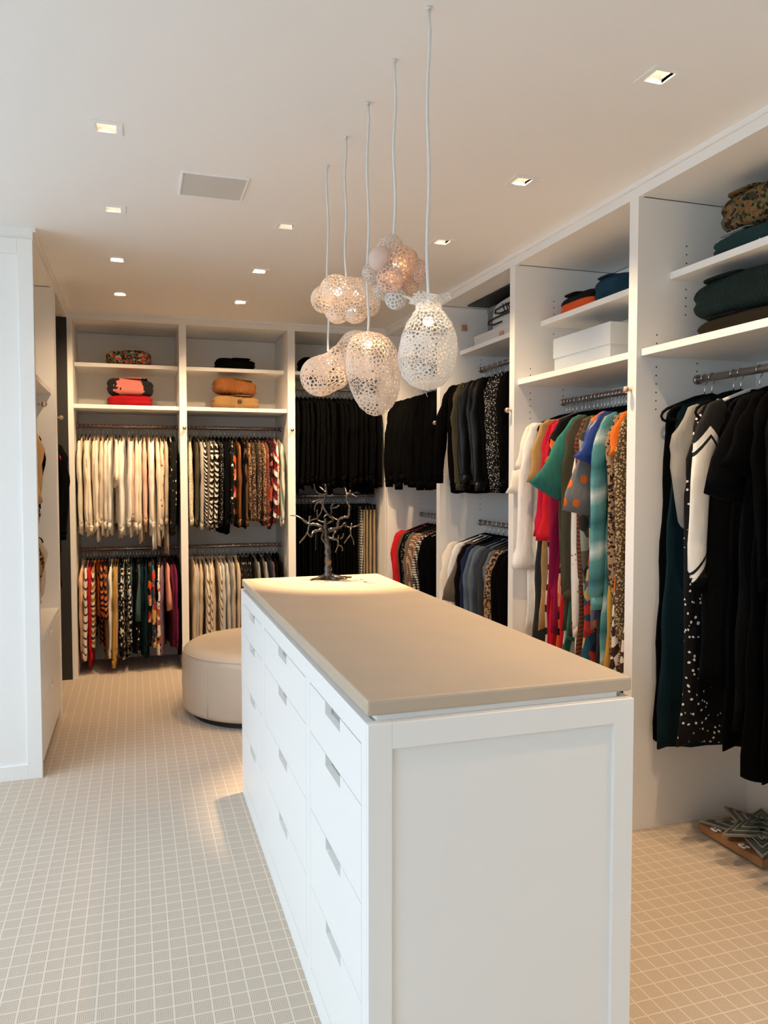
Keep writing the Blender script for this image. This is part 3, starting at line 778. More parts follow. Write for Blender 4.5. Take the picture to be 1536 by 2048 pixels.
def sleeve_mesh(side, sh, typ, Ls, rnd, out=0.0, lean=0.0, n=12):
    """returns (sleeve, cuff or None); side +1 towards the room"""
    j = rnd.uniform(-1, 1)
    if typ == 'long':
        pts = [(sh - .035, -.150), (sh + .004, -.172), (sh + .028 + out * .15, -.24), (sh + .036 + out * .45, -.36), (sh + .030 + out * .7, -.48), (sh + .018 + out, -.16 - Ls + .04), (sh + .012 + out, -.16 - Ls)]
        ru = [.034, .050, .054, .050, .045, .038, .034]; rv = [.010, .014, .017, .018, .018, .016, .015]
    elif typ == 'puff':
        pts = [(sh - .035, -.150), (sh + .01, -.175), (sh + .05 + out * .2, -.27), (sh + .065 + out * .6, -.38), (sh + .05 + out, -.16 - Ls + .06), (sh + .035 + out, -.16 - Ls)]
        ru = [.03, .055, .072, .078, .062, .032]; rv = [.012, .024, .034, .038, .030, .016]
    elif typ == 'bell':
        pts = [(sh - .035, -.150), (sh + .008, -.175), (sh + .03 + out * .3, -.28), (sh + .04 + out * .6, -.40), (sh + .035 + out * .8, -.16 - Ls + .12), (sh + .03 + out, -.16 - Ls)]
        ru = [.034, .048, .046, .042, .050, .085]; rv = [.010, .016, .018, .018, .022, .030]
    else:   # short, flaring away from the body
        pts = [(sh - .05, -.145), (sh + .0, -.172), (sh + .035 + out * .4, -.16 - Ls * .45), (sh + .06 + out, -.16 - Ls)]
        ru = [.040, .060, .075, .092]; rv = [.010, .015, .018, .022]
    m_ = len(pts); vs = []; f1 = rnd.uniform(0, 6)
    # refine
    q = []
    for i in range(m_ - 1):
        for k in range(3):
            u = k / 3; q.append((lerp(pts[i][0], pts[i + 1][0], u), lerp(pts[i][1], pts[i + 1][1], u), lerp(ru[i], ru[i + 1], u), lerp(rv[i], rv[i + 1], u)))
    q.append((*pts[-1], ru[-1], rv[-1])); m_ = len(q)
    for i, (x, z, a_, b_) in enumerate(q):
        g = i / (m_ - 1); w = 1 + 0.07 * math.sin(i * 1.7 + f1)
        d = (q[min(i + 1, m_ - 1)][0] - q[max(i - 1, 0)][0], q[min(i + 1, m_ - 1)][1] - q[max(i - 1, 0)][1]); l = math.hypot(*d) or 1
        nx, nz = -d[1] / l, d[0] / l
        for k in range(n):
            t_ = 2 * math.pi * k / n; c_, s_ = math.cos(t_), math.sin(t_)
            wr = 1 + 0.10 * math.sin(3 * t_ + i * .9 + f1) * min(1, g * 3)
            vs.append((side * (x + nx * a_ * c_ * w * wr), b_ * s_ * w * wr + lean * g * g + 0.004 * j * math.sin(i), z + nz * a_ * c_ * w * wr))
    fs = [(i * n + k, i * n + (k + 1) % n, (i + 1) * n + (k + 1) % n, (i + 1) * n + k) for i in range(m_ - 1) for k in range(n)]
    fs.append(tuple(reversed(range(n))))
    inner = tuple((m_ - 1) * n + k for k in range(n))
    mb = MB().add(vs, fs); mb.f.append(inner)
    cuff = None
    if typ in ('long', 'puff'):
        x, z, a_, b_ = q[-1]
        rings = [(z + .012, a_ * 1.04, b_ * 1.06), (z - .045, a_ * .96, b_ * 1.02)]
        cv = []
        for zz, aa, bb in rings:
            for k in range(n):
                t_ = 2 * math.pi * k / n
                cv.append((side * (x + aa * math.cos(t_)), bb * math.sin(t_) + lean, zz))
        cuff = MB().add(cv, [(k, (k + 1) % n, n + (k + 1) % n, n + k) for k in range(n)] + [tuple(range(n)), tuple(range(n, 2 * n))])
    return mb, cuff

CNT = [0]
def garment(kind, m, desc, suffix, side, p, hk='velvet', collar=True, **o):
    CNT[0] += 1; rnd = random.Random(CNT[0] * 13 + 5)
    L, sh, hw, th, st, Ls = KIND[kind]
    L = o.get('L', L * rnd.uniform(.96, 1.05)); sh = o.get('sh', sh); hw = o.get('hw', hw * rnd.uniform(.95, 1.08)); th = o.get('th', th); st = o.get('st', st); Ls = o.get('Ls', Ls * rnd.uniform(.95, 1.06))
    tw = o.get('tw', rnd.uniform(-.07, .07)); nseg = o.get('nseg', 24)
    hanger(hk, side, p, suffix, tw)
    lab = desc + ' ' + suffix
    t = thing(NAMES.get(kind, kind), lab, CATS.get(kind, kind), p, ROT[side] + tw, lab)
    mat = MATS[m]; m2 = MATS[o['m2']] if 'm2' in o else mat
    tr = st == 'trousers'
    b = obj('body' if not tr else 'legs', body_mesh(L, sh, hw, th, rnd, tr, o.get('amp', .010 if not tr else .003), nseg, o.get('hem', 0.0), o.get('skew', 0.0), o.get('waist')), o.get('bm') and MATS[o['bm']] or mat, t, True, world=False)
    if tr:
        obj('waistband', MB().add(*ring_band(sh + .002, .0125, -.135, -.096)), mat, t, True, world=False)
        return t
    if st:
        for s in (1, -1):
            sm, cf = sleeve_mesh(s, sh, st, Ls, rnd, o.get('out', rnd.uniform(-.012, .03)), o.get('lean', rnd.uniform(-.018, .018)), 12 if nseg < 30 else 18)
            so = obj('sleeve', sm, MATS[o['sm']] if 'sm' in o else mat, t, True, world=False)
            if cf: obj('cuff', cf, m2, so, True, world=False)
    if collar:
        obj('collar', MB().add(*ring_band(.062, .017, -.118, -.080, .8)), m2, t, True, world=False)
    return t
def ring_band(w, th, z0, z1, k1=1.0, n=16):
    vs = []
    for z, s in ((z0, 1), (z1, k1), (z1, k1 * .9), (z0, .95)):
        for k in range(n):
            a = 2 * math.pi * k / n; vs.append((w * s * math.cos(a), th * s * math.sin(a), z))
    return vs, [(i * n + k, i * n + (k + 1) % n, ((i + 1) % 4) * n + (k + 1) % n, ((i + 1) % 4) * n + k) for i in range(4) for k in range(n)]

# fabrics
c_ = lambda n, *rgb, **k: cloth(n, rgb, **k)
c_('cream', .78, .68, .54); c_('ivory', .82, .75, .64); c_('white', .82, .80, .76); c_('blush', .72, .50, .40); c_('black', .0016, .0016, .0018); c_('offblack', .0035, .0035, .004)
c_('peach', .74, .46, .30); c_('red', .52, .012, .02); c_('crimson', .42, .006, .03); c_('orange', .75, .16, .02); c_('mustard', .48, .27, .04); c_('teal', .035, .085, .09); c_('dteal', .006, .020, .026)
c_('mauve', .22, .13, .17); c_('coral', .62, .25, .19); c_('magenta', .26, .006, .045); c_('burgundy', .10, .012, .028); c_('plum', .16, .012, .06); c_('beige', .52, .42, .31); c_('stone', .42, .38, .32); c_('grey', .22, .21, .20); c_('lgrey', .48, .47, .44)
c_('olive', .055, .048, .028); c_('khaki', .34, .26, .16); c_('tan', .45, .29, .15); c_('brown', .10, .055, .03); c_('taupe', .14, .11, .085); c_('navy', .012, .018, .05); c_('green', .03, .16, .125); c_('blue', .03, .07, .24); c_('charcoal', .035, .036, .04)
c_('dblack', .0018, .003, .0036); c_('ochre', .56, .33, .14); c_('greyflax', .25, .235, .21); c_('camel', .42, .25, .09)
solid('leather', (.003, .003, .0035), .36, spec=.3, bs=(60, .2, .003)); solid('satin_teal', (.10, .30, .30), .35); solid('satin_blue', (.02, .05, .24), .35); solid('bronze_satin', (.22, .09, .03), .3, .3)
solid('denim', (.075, .11, .16), .9, bs=(300, .3, .001), var=.35); solid('denim_grey', (.10, .12, .135), .9, bs=(300, .3, .001), var=.3); solid('denim_dark', (.022, .034, .055), .9, bs=(300, .3, .001), var=.3)
bl, wh = (.0025, .0025, .003), (.72, .68, .60)
patt('bw_blob', 'leopard', [bl, wh, bl], 24, wob=.03); patt('pale_floral', 'leopard', [(.72, .58, .46), (.25, .06, .05), (.72, .60, .48)], 26, wob=.02)
patt('white_stripe', 'stripe', [wh, (.08, .03, .03)], 22, (.5, .5, .7), .75); patt('zebra_rust', 'stripe', [(.50, .13, .04), bl], 26, (.3, .2, .9), .52, wob=.09, wscale=6)
patt('zebra_gold', 'stripe', [(.74, .62, .44), (.36, .17, .03), (.70, .60, .44), (.05, .03, .02)], 13, (.4, .3, .85), wob=.08, wscale=6); patt('bw_net', 'net', [bl, wh], 44, thr=.0, wob=.01)
MATS['bw_net'].node_tree.nodes  # net: light cells, dark joints
patt('bw_scale', 'dots', [bl, wh], 52, thr=.42, wob=.02); patt('bw_dots', 'dots', [bl, wh], 26, thr=.27); patt('bw_pin', 'dots', [bl, (.5, .47, .42)], 70, thr=.25); patt('teal_knit', 'stripe', [(.05, .105, .11), (.025, .06, .065)], 130, (.2, .5, .8))
patt('fl_orange', 'floral', [bl, bl, (.65, .10, .02), (.75, .35, .2), bl, (.35, .02, .02)], 15, wob=.05); patt('fl_blue', 'floral', [(.02, .06, .10), (.02, .09, .15), (.5, .04, .03), (.55, .36, .12), (.02, .03, .05), (.3, .02, .03)], 20, wob=.05)
patt('fl_dark', 'floral', [bl, bl, bl, (.4, .06, .03), bl, (.45, .38, .3)], 24, wob=.04); patt('cream_dot', 'dots', [(.74, .64, .48), (.30, .22, .12)], 90, thr=.3); patt('bw_diag', 'stripe', [wh, bl], 48, (.5, .55, .65), .42)
patt('bw_zig', 'stripe', [wh, bl], 26, (.35, .3, .88), .45, wob=.07, wscale=16); patt('leo_brown', 'leopard', [(.02, .012, .008), (.20, .09, .035), (.32, .18, .09)], 55, wob=.03); patt('snake', 'dots', [(.05, .03, .02), (.42, .30, .20)], 70, thr=.36, wob=.02)
patt('leopard', 'leopard', [(.008, .006, .004), (.20, .10, .04), (.33, .21, .11)], 60, wob=.03); patt('brick_fl', 'dots', [(.13, .03, .022), (.45, .2, .12)], 80, thr=.3, wob=.02); patt('wine_stripe', 'stripe', [wh, (.20, .012, .03), (.05, .01, .015)], 12, (.4, .5, .7))
patt('white_red', 'floral', [wh, wh, (.5, .08, .03), wh, (.05, .02, .02)], 40, wob=.02); patt('sage_stripe', 'stripe', [(.62, .62, .53), (.17, .21, .16)], 24, (.55, .7, .12), .55, wob=.03); patt('tan_stripe', 'stripe', [(.66, .58, .46), (.16, .11, .07)], 46, (.55, .62, .3), .66)
patt('blk_floral', 'floral', [bl, bl, bl, (.25, .24, .22), bl, (.05, .08, .16)], 40, wob=.03); patt('gingham', 'check', [bl, (.25, .24, .22), wh], 42, (.0, .0, 1.0)); patt('houndstooth', 'check', [(.05, .025, .018), (.30, .17, .10), (.55, .42, .3)], 64, (.05, .05, 1))
patt('bw_check', 'check', [bl, (.12, .11, .10), wh], 52, (.05, .0, 1.0)); patt('tweed_fl', 'floral', [(.16, .14, .11), (.25, .21, .16), (.45, .1, .05), (.2, .2, .14)], 40, wob=.03); patt('studded', 'dots', [bl, (.62, .58, .52)], 105, thr=.30)
patt('grey_fl', 'leopard', [(.78, .15, .02), (.62, .09, .01), (.165, .16, .155)], 17, wob=.012, wscale=60); patt('brown_stripe', 'stripe', [(.05, .028, .018), (.20, .05, .02)], 60, (.3, .5, .8)); patt('camo', 'floral', [(.05, .05, .035), (.30, .29, .22), (.11, .10, .06), (.02, .02, .015)], 16, wob=.06)
patt('teal_lips', 'stripe', [(.075, .24, .25), (.03, .13, .14), (.075, .24, .25), (.10, .28, .28), (.50, .60, .58), (.09, .26, .27)], 4.2, (.3, .3, .9), wob=.06, rough=.4, smooth=True); patt('gold_scale', 'dots', [(.09, .05, .02), (.46, .34, .19)], 95, thr=.42); patt('green_stripe', 'stripe', [(.66, .63, .56), (.03, .15, .11), (.62, .58, .52), (.16, .30, .26)], 7, (.7, .6, .2))
patt('hearts', 'dots', [(.74, .69, .61), (.35, .07, .04)], 38, thr=.17); patt('diamond', 'check', [(.045, .018, .012), (.70, .62, .53), (.05, .02, .014)], 24, (.6, .5, .45)); patt('pink_brush', 'stripe', [(.74, .58, .50), (.02, .01, .01)], 12, (.5, .5, .7), .72, wob=.1); patt('fl_white', 'leopard', [bl, wh, bl], 40, wob=.05); patt('multi_knit', 'floral', [(.035, .035, .015), (.16, .12, .04), (.012, .012, .01), (.17, .07, .03), (.08, .085, .045)], 75, wob=.015)
MATS['bw_net'] = patt('bw_lattice', 'dots', [bl, wh], 40, thr=.50)

def rail(side, z, b, suffix, a_start, a_end, items, jit=.004, **common):
    n = len(items)
    for i, it in enumerate(items):
        kind, m, desc = it[:3]; o = dict(common); o.update(it[3] if len(it) > 3 else {})
        a = o.pop('a', a_start + (a_end - a_start) * (i / max(1, n - 1)) + R.uniform(-jit, jit))
        garment(kind, m, desc, suffix, side, pt(side, a, b, z), **o)
cr_ = lambda m='cream', **k: ('shirt', m, 'cream long-sleeved shirt on %s hanger' % ('wooden' if k.get('hk') == 'wood' else 'black'), k)
AU = [cr_('ivory'), cr_(), cr_('ivory'), cr_(hk='wood'), cr_('ivory', hk='wood'), cr_(hk='wood'), cr_('ivory'), cr_('white', hk='wood'), ('tee', 'ivory', 'ivory top with flared half sleeves', {'out': .06, 'Ls': .30}), cr_(), cr_('white', hk='wood', out=.05), cr_('white', hk='wood'), ('blouse', 'blush', 'blush frilled blouse', {}), cr_('ivory', hk='wood'), cr_(L=.92), cr_('blush', hk='wood'), cr_('ivory', hk='wood'), cr_('white', L=.98), cr_(hk='wood', L=.95), ('shirt', 'pale_floral', 'pale blouse with dark red sprigs', {}), ('shirt', 'beige', 'plain beige long shirt', {'L': 1.02}), ('jacket', 'bw_blob', 'black jacket with white blotched print', {'hk': 'white'}), ('jacket', 'bw_blob', 'black jacket with white blotched print', {'L': .78})]
rail('far', 1.935, RZ, 'below the pink and red sweaters', -.395, .300, AU)
AL = [('blouse', 'peach', 'peach satin blouse', {'hk': 'wood', 'L': .84}), ('shirt', 'white_stripe', 'white shirt with dark stripes', {'L': .82}), ('shirt', 'red', 'bright red long shirt', {'L': .90}), ('blouse', 'zebra_gold', 'gold and white zebra-striped blouse', {'L': .62}), ('top', 'orange', 'plain orange top', {'L': .5}), ('tee', 'zebra_rust', 'rust and black tiger-striped blouse', {'L': .74, 'Ls': .34}), ('tee', 'zebra_rust', 'rust and black tiger-striped blouse', {'L': .78, 'Ls': .36}), ('shirt', 'brown', 'dark brown blouse', {'L': .82}), ('shirt', 'white', 'white narrow-sleeved shirt', {'L': .5}), ('shirt', 'mustard', 'mustard yellow long shirt', {'L': .88, 'Ls': .7, 'out': .02}), ('shirt', 'tan', 'tan thin knit shirt', {'L': .7}), ('shirt', 'fl_white', 'black blouse with scattered white print', {'L': .82}), ('blouse', 'bw_net', 'black blouse with white net pattern', {'L': .86, 'out': .03}), ('blouse', 'bw_net', 'black blouse with white net pattern', {'L': .84}), ('shirt', 'teal', 'grey-teal shirt', {'L': .5}), ('shirt', 'black', 'plain black long shirt', {'L': .80}), ('shirt', 'bw_dots', 'black shirt with a row of white dots', {'L': .8}), ('tee', 'teal_knit', 'teal knitted wide-sleeved sweater', {'L': .76, 'Ls': .38, 'out': .05}), ('shirt', 'dteal', 'dark teal long shirt', {'L': .84}), ('shirt', 'dteal', 'dark teal long shirt', {'L': .86}), ('blouse', 'fl_orange', 'black blouse with orange flowers', {'L': .62}), ('blouse', 'fl_blue', 'blue blouse with red and yellow flowers', {'L': .78, 'out': .03}), ('shirt', 'black', 'plain black long shirt', {'L': .6}), ('shirt', 'white_red', 'white shirt with small red print', {'L': .55}), ('shirt', 'mauve', 'dusty mauve shirt', {'L': .80}), ('tee', 'coral', 'coral pink short-sleeved knit', {'L': .45, 'Ls': .30, 'out': .05}), ('shirt', 'burgundy', 'burgundy striped long shirt', {'L': .78}), ('shirt', 'plum', 'plum shirt', {'L': .62}), ('shirt', 'black', 'plain black long shirt', {'L': .8})]
rail('far', 0.955, RZ, 'on the lower rail beneath the cream shirts', -.395, .305, AL, .003, th=.013)
BU = [('blouse', 'cream_dot', 'cream blouse with woven dots', {'L': .72, 'out': .04}), ('shirt', 'olive', 'dark olive blouse', {'L': .8}), ('shirt', 'stone', 'pale stone shirt with gathered cuff', {'L': .74}), ('shirt', 'bw_diag', 'black and white diagonal striped shirt', {'L': .8}), ('shirt', 'taupe', 'taupe loose blouse', {'L': .76}), ('blouse', 'bw_zig', 'black and white zigzag print blouse', {'L': .84, 'out': .03}), ('blouse', 'bw_zig', 'black and white zigzag print blouse', {'L': .82}), ('shirt', 'bw_pin', 'black shirt with tiny pale dots', {'L': .8}), ('shirt', 'offblack', 'plain black blouse', {'L': .86}), ('shirt', 'offblack', 'plain black blouse', {'L': .86}), ('shirt', 'bw_dots', 'black shirt with white polka dots', {'L': .76, 'out': .03}), ('blouse', 'fl_orange', 'black blouse with big orange flowers', {'L': .70, 'out': .03}), ('shirt', 'bronze_satin', 'shiny bronze satin blouse', {'L': .78}), ('shirt', 'offblack', 'plain black blouse', {'L': .82}), ('shirt', 'brown', 'rust brown blouse with long cuff', {'L': .82}), ('blouse', 'leo_brown', 'brown leopard print blouse', {'L': .70}), ('blouse', 'snake', 'brown snakeskin print blouse', {'L': .7, 'out': .03}), ('blouse', 'snake', 'brown snakeskin print blouse', {'L': .72}), ('blouse', 'leo_brown', 'brown leopard print blouse', {'L': .76}), ('blouse', 'brick_fl', 'brick red speckled blouse', {'L': .74}), ('shirt', 'fl_dark', 'black blouse with fine floral print', {'L': .8}), ('blouse', 'wine_stripe', 'white and wine red broad-striped blouse', {'L': .74, 'out': .02}), ('blouse', 'white_red', 'white blouse with small red flowers', {'L': .7, 'hk': 'wood'}), ('shirt', 'sage_stripe', 'sage green and white striped shirt', {'L': .74, 'out': .05, 'hk': 'wood'})]
rail('far', 1.935, RZ, 'on the upper rail below the rust and ochre knits', .435, 1.148, BU)
g_ = {'hk': 'grey'}
BL = [('shirt', 'beige', 'beige casual shirt', {'hk': 'wood', 'L': .8}), ('shirt', 'stone', 'stone grey shirt', g_), ('shirt', 'beige', 'beige casual shirt', g_), ('shirt', 'tan_stripe', 'cream shirt with brown pinstripes', {'hk': 'grey', 'out': .05}), ('shirt', 'tan_stripe', 'cream shirt with brown pinstripes', {'hk': 'grey', 'out': .03}), ('shirt', 'beige', 'beige casual shirt', {'hk': 'wood', 'out': .04}), ('shirt', 'tan_stripe', 'cream shirt with brown pinstripes', g_), ('shirt', 'lgrey', 'pale grey shirt', {'hk': 'grey', 'out': .03}), ('shirt', 'lgrey', 'pale grey shirt', g_), ('shirt', 'grey', 'mid grey shirt', g_), ('shirt', 'stone', 'stone grey shirt', g_), ('shirt', 'beige', 'beige casual shirt', g_), ('shirt', 'blk_floral', 'black shirt with grey and blue flowers', {}), ('shirt', 'blk_floral', 'black shirt with grey and blue flowers', {}), ('shirt', 'blk_floral', 'black shirt with grey and blue flowers', {}), ('shirt', 'black', 'plain black shirt', {}), ('shirt', 'grey', 'mid grey shirt', {}), ('shirt', 'black', 'plain black shirt', {}), ('shirt', 'greyflax', 'flax grey shirt', {}), ('shirt', 'navy', 'dark navy shirt', {}), ('shirt', 'brown', 'dark brown shirt', {}), ('shirt', 'black', 'plain black shirt', {}), ('shirt', 'black', 'plain black shirt', {})]
rail('far', 0.955, RZ, 'on the lower rail behind the ottoman', .435, 1.150, BL)
CU = [('coat' if i % 3 else 'jacket', 'black', 'plain black %s' % ('coat' if i % 3 else 'jacket'), {'L': R.uniform(.78, .90)}) for i in range(20)]
rail('far', 2.285, RZ, 'on the upper rail behind the bronze tree', 1.29, 1.97, CU, th=.019)
CL = [('trousers', 'black', 'black trousers', {'hk': 'clip', 'L': R.uniform(.95, 1.1)}) for i in range(19)] + [('trousers', 'gingham', 'black and white gingham trousers', {'hk': 'clip'})] + [('trousers', 'khaki', 'khaki cotton trousers', {'hk': 'clip'})] * 4
rail('far', 1.367, RZ, 'on the lower rail behind the bronze tree', 1.285, 1.985, CL, .003, sh=.15, hw=.15)
DU = [('jacket', 'black', 'plain black jacket', {'L': .80, 'out': .07, 'sh': .23, 'amp': .004}) for i in range(12)]
rail('right', 2.29, .31, 'on the upper rail above the red coats', 6.16, 5.2, DU, nseg=32)
DL = [('coat', 'crimson', 'bright red wool coat', {'sh': .235}), ('coat', 'red', 'bright red wool coat', {'sh': .235, 'out': .02}), ('coat', 'brown', 'dark brown coat', {}), ('coat', 'black', 'black wool coat', {}), ('coat', 'bw_pin', 'black flecked tweed coat', {}), ('coat', 'taupe', 'taupe wool coat', {}), ('coat', 'houndstooth', 'brown houndstooth coat', {'out': .02}), ('coat', 'houndstooth', 'brown houndstooth coat', {'out': .03}), ('coat', 'tweed_fl', 'olive tweed coat with red flecks', {'out': .02}), ('coat', 'bw_check', 'black and white checked coat', {'out': .04}), ('coat', 'black', 'black wool coat', {}), ('coat', 'black', 'black wool coat', {}), ('coat', 'black', 'black wool coat', {})]
rail('right', 1.21, .31, 'on the rail below the black corner jackets', 6.10, 5.35, DL, nseg=32)
EU = [('jacket', 'black', 'plain black jacket', {'L': .86, 'out': .10, 'sh': .235}), ('jacket', 'black', 'plain black jacket', {'L': .86, 'out': .03}), ('jacket', 'olive', 'dark olive sleeved jacket', {'L': .8}), ('jacket', 'leather', 'black leather jacket', {'L': .76}), ('jacket', 'leather', 'black leather jacket', {'L': .78, 'out': .03}), ('jacket', 'leather', 'black leather jacket', {'L': .76}), ('jacket', 'leather', 'black leather jacket', {'L': .78, 'out': .02}), ('jacket', 'black', 'plain black jacket', {'L': .8}), ('jacket', 'studded', 'black jacket covered with pale studs', {'L': .78}), ('jacket', 'studded', 'black jacket covered with pale studs', {'L': .74}), ('jacket', 'black', 'plain black jacket', {'L': .84})]
rail('right', 2.29, .31, 'on the upper rail above the denim jackets', 4.985, 4.18, EU, nseg=32)
EL = [('jacket', 'ivory', 'off-white quilted jacket', {'out': .05, 'sh': .23, 'L': .9}), ('jacket', 'white', 'off-white quilted jacket', {'out': .02, 'L': .9}), ('tee', 'taupe', 'taupe short-sleeved jacket', {'out': .04, 'Ls': .36}), ('jacket', 'offblack', 'black cloth jacket', {}), ('jacket', 'navy', 'navy cloth jacket', {'out': .02}), ('jacket', 'denim', 'blue denim jacket', {'out': .03}), ('jacket', 'denim_grey', 'washed grey denim jacket', {'out': .02}), ('jacket', 'denim_dark', 'dark blue denim jacket', {'out': .03}), ('jacket', 'charcoal', 'charcoal cloth jacket', {'out': .02}), ('jacket', 'denim_grey', 'washed grey denim jacket', {}), ('jacket', 'leopard', 'leopard print jacket', {'out': .04}), ('jacket', 'black', 'black cloth jacket', {}), ('jacket', 'black', 'black cloth jacket', {})]
rail('right', 1.21, .31, 'on the lower rail below the leather jackets', 4.96, 4.12, EL, nseg=32)
FS = 'in the bay with the white storage box'
FI = [('gown', 'ivory', 'ivory sheer dress with short cape sleeves', {'a': 3.895, 'st': 'bell', 'Ls': .36, 'out': .05, 'L': 1.12, 'hw': .24, 'hem': -.2, 'sh': .21}), ('gown', 'white', 'white gauze dress with long bell sleeves', {'a': 3.86, 'st': 'bell', 'Ls': .78, 'out': .05, 'L': 1.30, 'hw': .27}),
 ('gown', 'ivory', 'ivory long plain dress', {'a': 3.83, 'L': 1.72, 'st': None, 'hw': .24}), ('gown', 'charcoal', 'charcoal thin dress', {'a': 3.79, 'L': 1.35, 'st': None, 'hw': .26}), ('dress', 'camel', 'tan ruffled silk dress', {'a': 3.735, 'L': 1.25, 'Ls': .30, 'out': -.02, 'hk': 'wood'}), ('gown', 'pink_brush', 'pale pink dress with black brush marks', {'a': 3.70, 'L': 1.72, 'st': None, 'hw': .25}),
 ('gown', 'crimson', 'red silk dress with frilled cuffs', {'a': 3.665, 'st': 'bell', 'Ls': .58, 'out': .025, 'L': 1.55}), ('gown', 'red', 'red silk dress with frilled cuffs', {'a': 3.62, 'st': 'bell', 'Ls': .60, 'out': .02, 'L': 1.78, 'hw': .27}), ('gown', 'magenta', 'crimson purple dress with buttoned cuffs', {'a': 3.585, 'Ls': .86, 'out': .02, 'L': 1.25}), ('dress', 'fl_orange', 'black dress with orange flowers', {'a': 3.55, 'L': 1.5, 'Ls': .2, 'out': -.02}),
 ('gown', 'red', 'bright red plain long dress', {'a': 3.52, 'L': 1.8, 'st': None, 'hw': .27}), ('gown', 'green_stripe', 'white dress with green stripes', {'a': 3.49, 'L': 1.8, 'st': None, 'hw': .27}), ('gown', 'olive', 'olive long coat dress', {'a': 3.46, 'Ls': .82, 'out': .03, 'L': 1.2}), ('dress', 'green', 'emerald green dress with wide short sleeves', {'a': 3.425, 'Ls': .34, 'out': .13, 'L': 1.25, 'sh': .205}), ('gown', 'olive', 'olive long coat dress', {'a': 3.395, 'Ls': .84, 'out': .045, 'L': 1.22, 'sh': .215}),
 ('gown', 'hearts', 'white dress with small hearts', {'a': 3.365, 'L': 1.5, 'Ls': 1.02, 'out': .05, 'sh': .17}), ('gown', 'brown_stripe', 'brown rust-striped dress', {'a': 3.335, 'L': 1.4, 'Ls': .8, 'out': .0}), ('gown', 'camo', 'camouflage print dress', {'a': 3.305, 'L': 1.2, 'Ls': .8, 'out': .0}), ('gown', 'fl_blue', 'blue dress with red and yellow flowers', {'a': 3.275, 'L': 1.85, 'st': None, 'hw': .31}), ('dress', 'grey_fl', 'grey dress with orange daisies and short sleeves', {'a': 3.235, 'Ls': .44, 'out': .045, 'L': 1.15, 'sh': .21}), ('dress', 'satin_blue', 'blue satin short-sleeved dress', {'a': 3.20, 'Ls': .20, 'out': .02, 'L': 1.1}), ('gown', 'charcoal', 'charcoal thin dress', {'a': 3.17, 'L': 1.3, 'out': -.02}),
 ('gown', 'teal_lips', 'teal satin dress with pale brushed print', {'a': 3.13, 'Ls': .84, 'out': .055, 'L': 1.35, 'sh': .215, 'm2': 'satin_teal'}), ('gown', 'mustard', 'mustard yellow long dress', {'a': 3.10, 'L': 1.85, 'st': None, 'hw': .30, 'sh': .18}), ('gown', 'leopard', 'leopard print long dress', {'a': 3.07, 'L': 1.4, 'Ls': .80, 'out': .0}), ('dress', 'orange', 'plain orange dress', {'a': 3.045, 'L': 1.2, 'Ls': .17, 'sh': .175, 'out': -.03}), ('gown', 'diamond', 'brown and white diamond print long dress', {'a': 3.02, 'L': 1.85, 'st': None, 'hw': .33, 'sh': .18}), ('gown', 'gold_scale', 'brown dress with gold scale print', {'a': 2.985, 'L': 1.3, 'Ls': .95, 'out': .03}), ('gown', 'diamond', 'brown and white diamond print long dress', {'a': 2.945, 'L': 1.85, 'st': None, 'hw': .32, 'sh': .18})]
rail('right', 1.963, .31, FS, 3.895, 3.20, FI, nseg=36, tw=0.0, lean=-.01)
def trim_mat():
    m, nt, b = newmat('white_trimmed'); b.inputs['Roughness'].default_value = .85
    sp_ = nd(nt, 'ShaderNodeSeparateXYZ'); link(nt, coords(nt), sp_.inputs[0])
    ax = math_n(nt, 'ABSOLUTE', math_n(nt, 'SUBTRACT', math_n(nt, 'ABSOLUTE', sp_.outputs[0]), .245))
    f = math_n(nt, 'ADD', math_n(nt, 'MULTIPLY', sp_.outputs[2], -1.0), math_n(nt, 'MULTIPLY', ax, -1.1))
    W_ = (.80, .75, .66)
    link(nt, ramp(nt, f, [(0, bl), (.225, W_), (.255, bl), (.272, W_), (.70, bl), (.715, W_), (.745, bl)]), b.inputs['Base Color'])
    folds(nt, b, .006)
trim_mat()
GS = 'in the bay with the green knit sweater'
GI = [('gown', 'dblack', 'black long dress without sleeves', {'a': 2.775, 'L': 1.56, 'st': None, 'sh': .19, 'hw': .235}), ('gown', 'dteal', 'very dark teal long flared dress', {'a': 2.73, 'L': 1.57, 'st': None, 'hw': .255, 'sh': .17}),
 ('gown', 'greyflax', 'grey linen dress with puff sleeves', {'a': 2.605, 'st': 'puff', 'Ls': .47, 'out': -.01, 'L': 1.50, 'sh': .165, 'hw': .22, 'bm': 'dblack'}), ('gown', 'fl_white', 'black dress with scattered white flowers', {'a': 2.565, 'L': 1.50, 'out': .06, 'Ls': 1.25, 'sh': .14}),
 ('gown', 'white', 'black knit dress with long white sleeves', {'a': 2.465, 'L': 1.25, 'Ls': .66, 'out': .07, 'sh': .20, 'bm': 'offblack', 'sm': 'white_trimmed', 'm2': 'offblack', 'hk': 'white'}), ('dress', 'offblack', 'black short-sleeved coat dress', {'a': 2.29, 'L': 1.35, 'Ls': .34, 'out': .04, 'sh': .21}), ('dress', 'black', 'black pleated long dress', {'a': 2.235, 'L': 1.52, 'Ls': .25, 'hw': .26}),
 ('coat', 'black', 'black long coat', {'a': 2.38, 'L': 1.46, 'st': None, 'hw': .22, 'sh': .17}), ('coat', 'black', 'black long coat', {'a': 2.17, 'L': 1.50}), ('coat', 'offblack', 'black long coat', {'a': 2.10, 'L': 1.52}), ('coat', 'black', 'black long coat', {'a': 2.02, 'L': 1.52})]
rail('right', 1.963, .31, GS, 2.77, 2.1, GI, nseg=44, tw=0.0)
LS = 'in the side bay above the drawers'
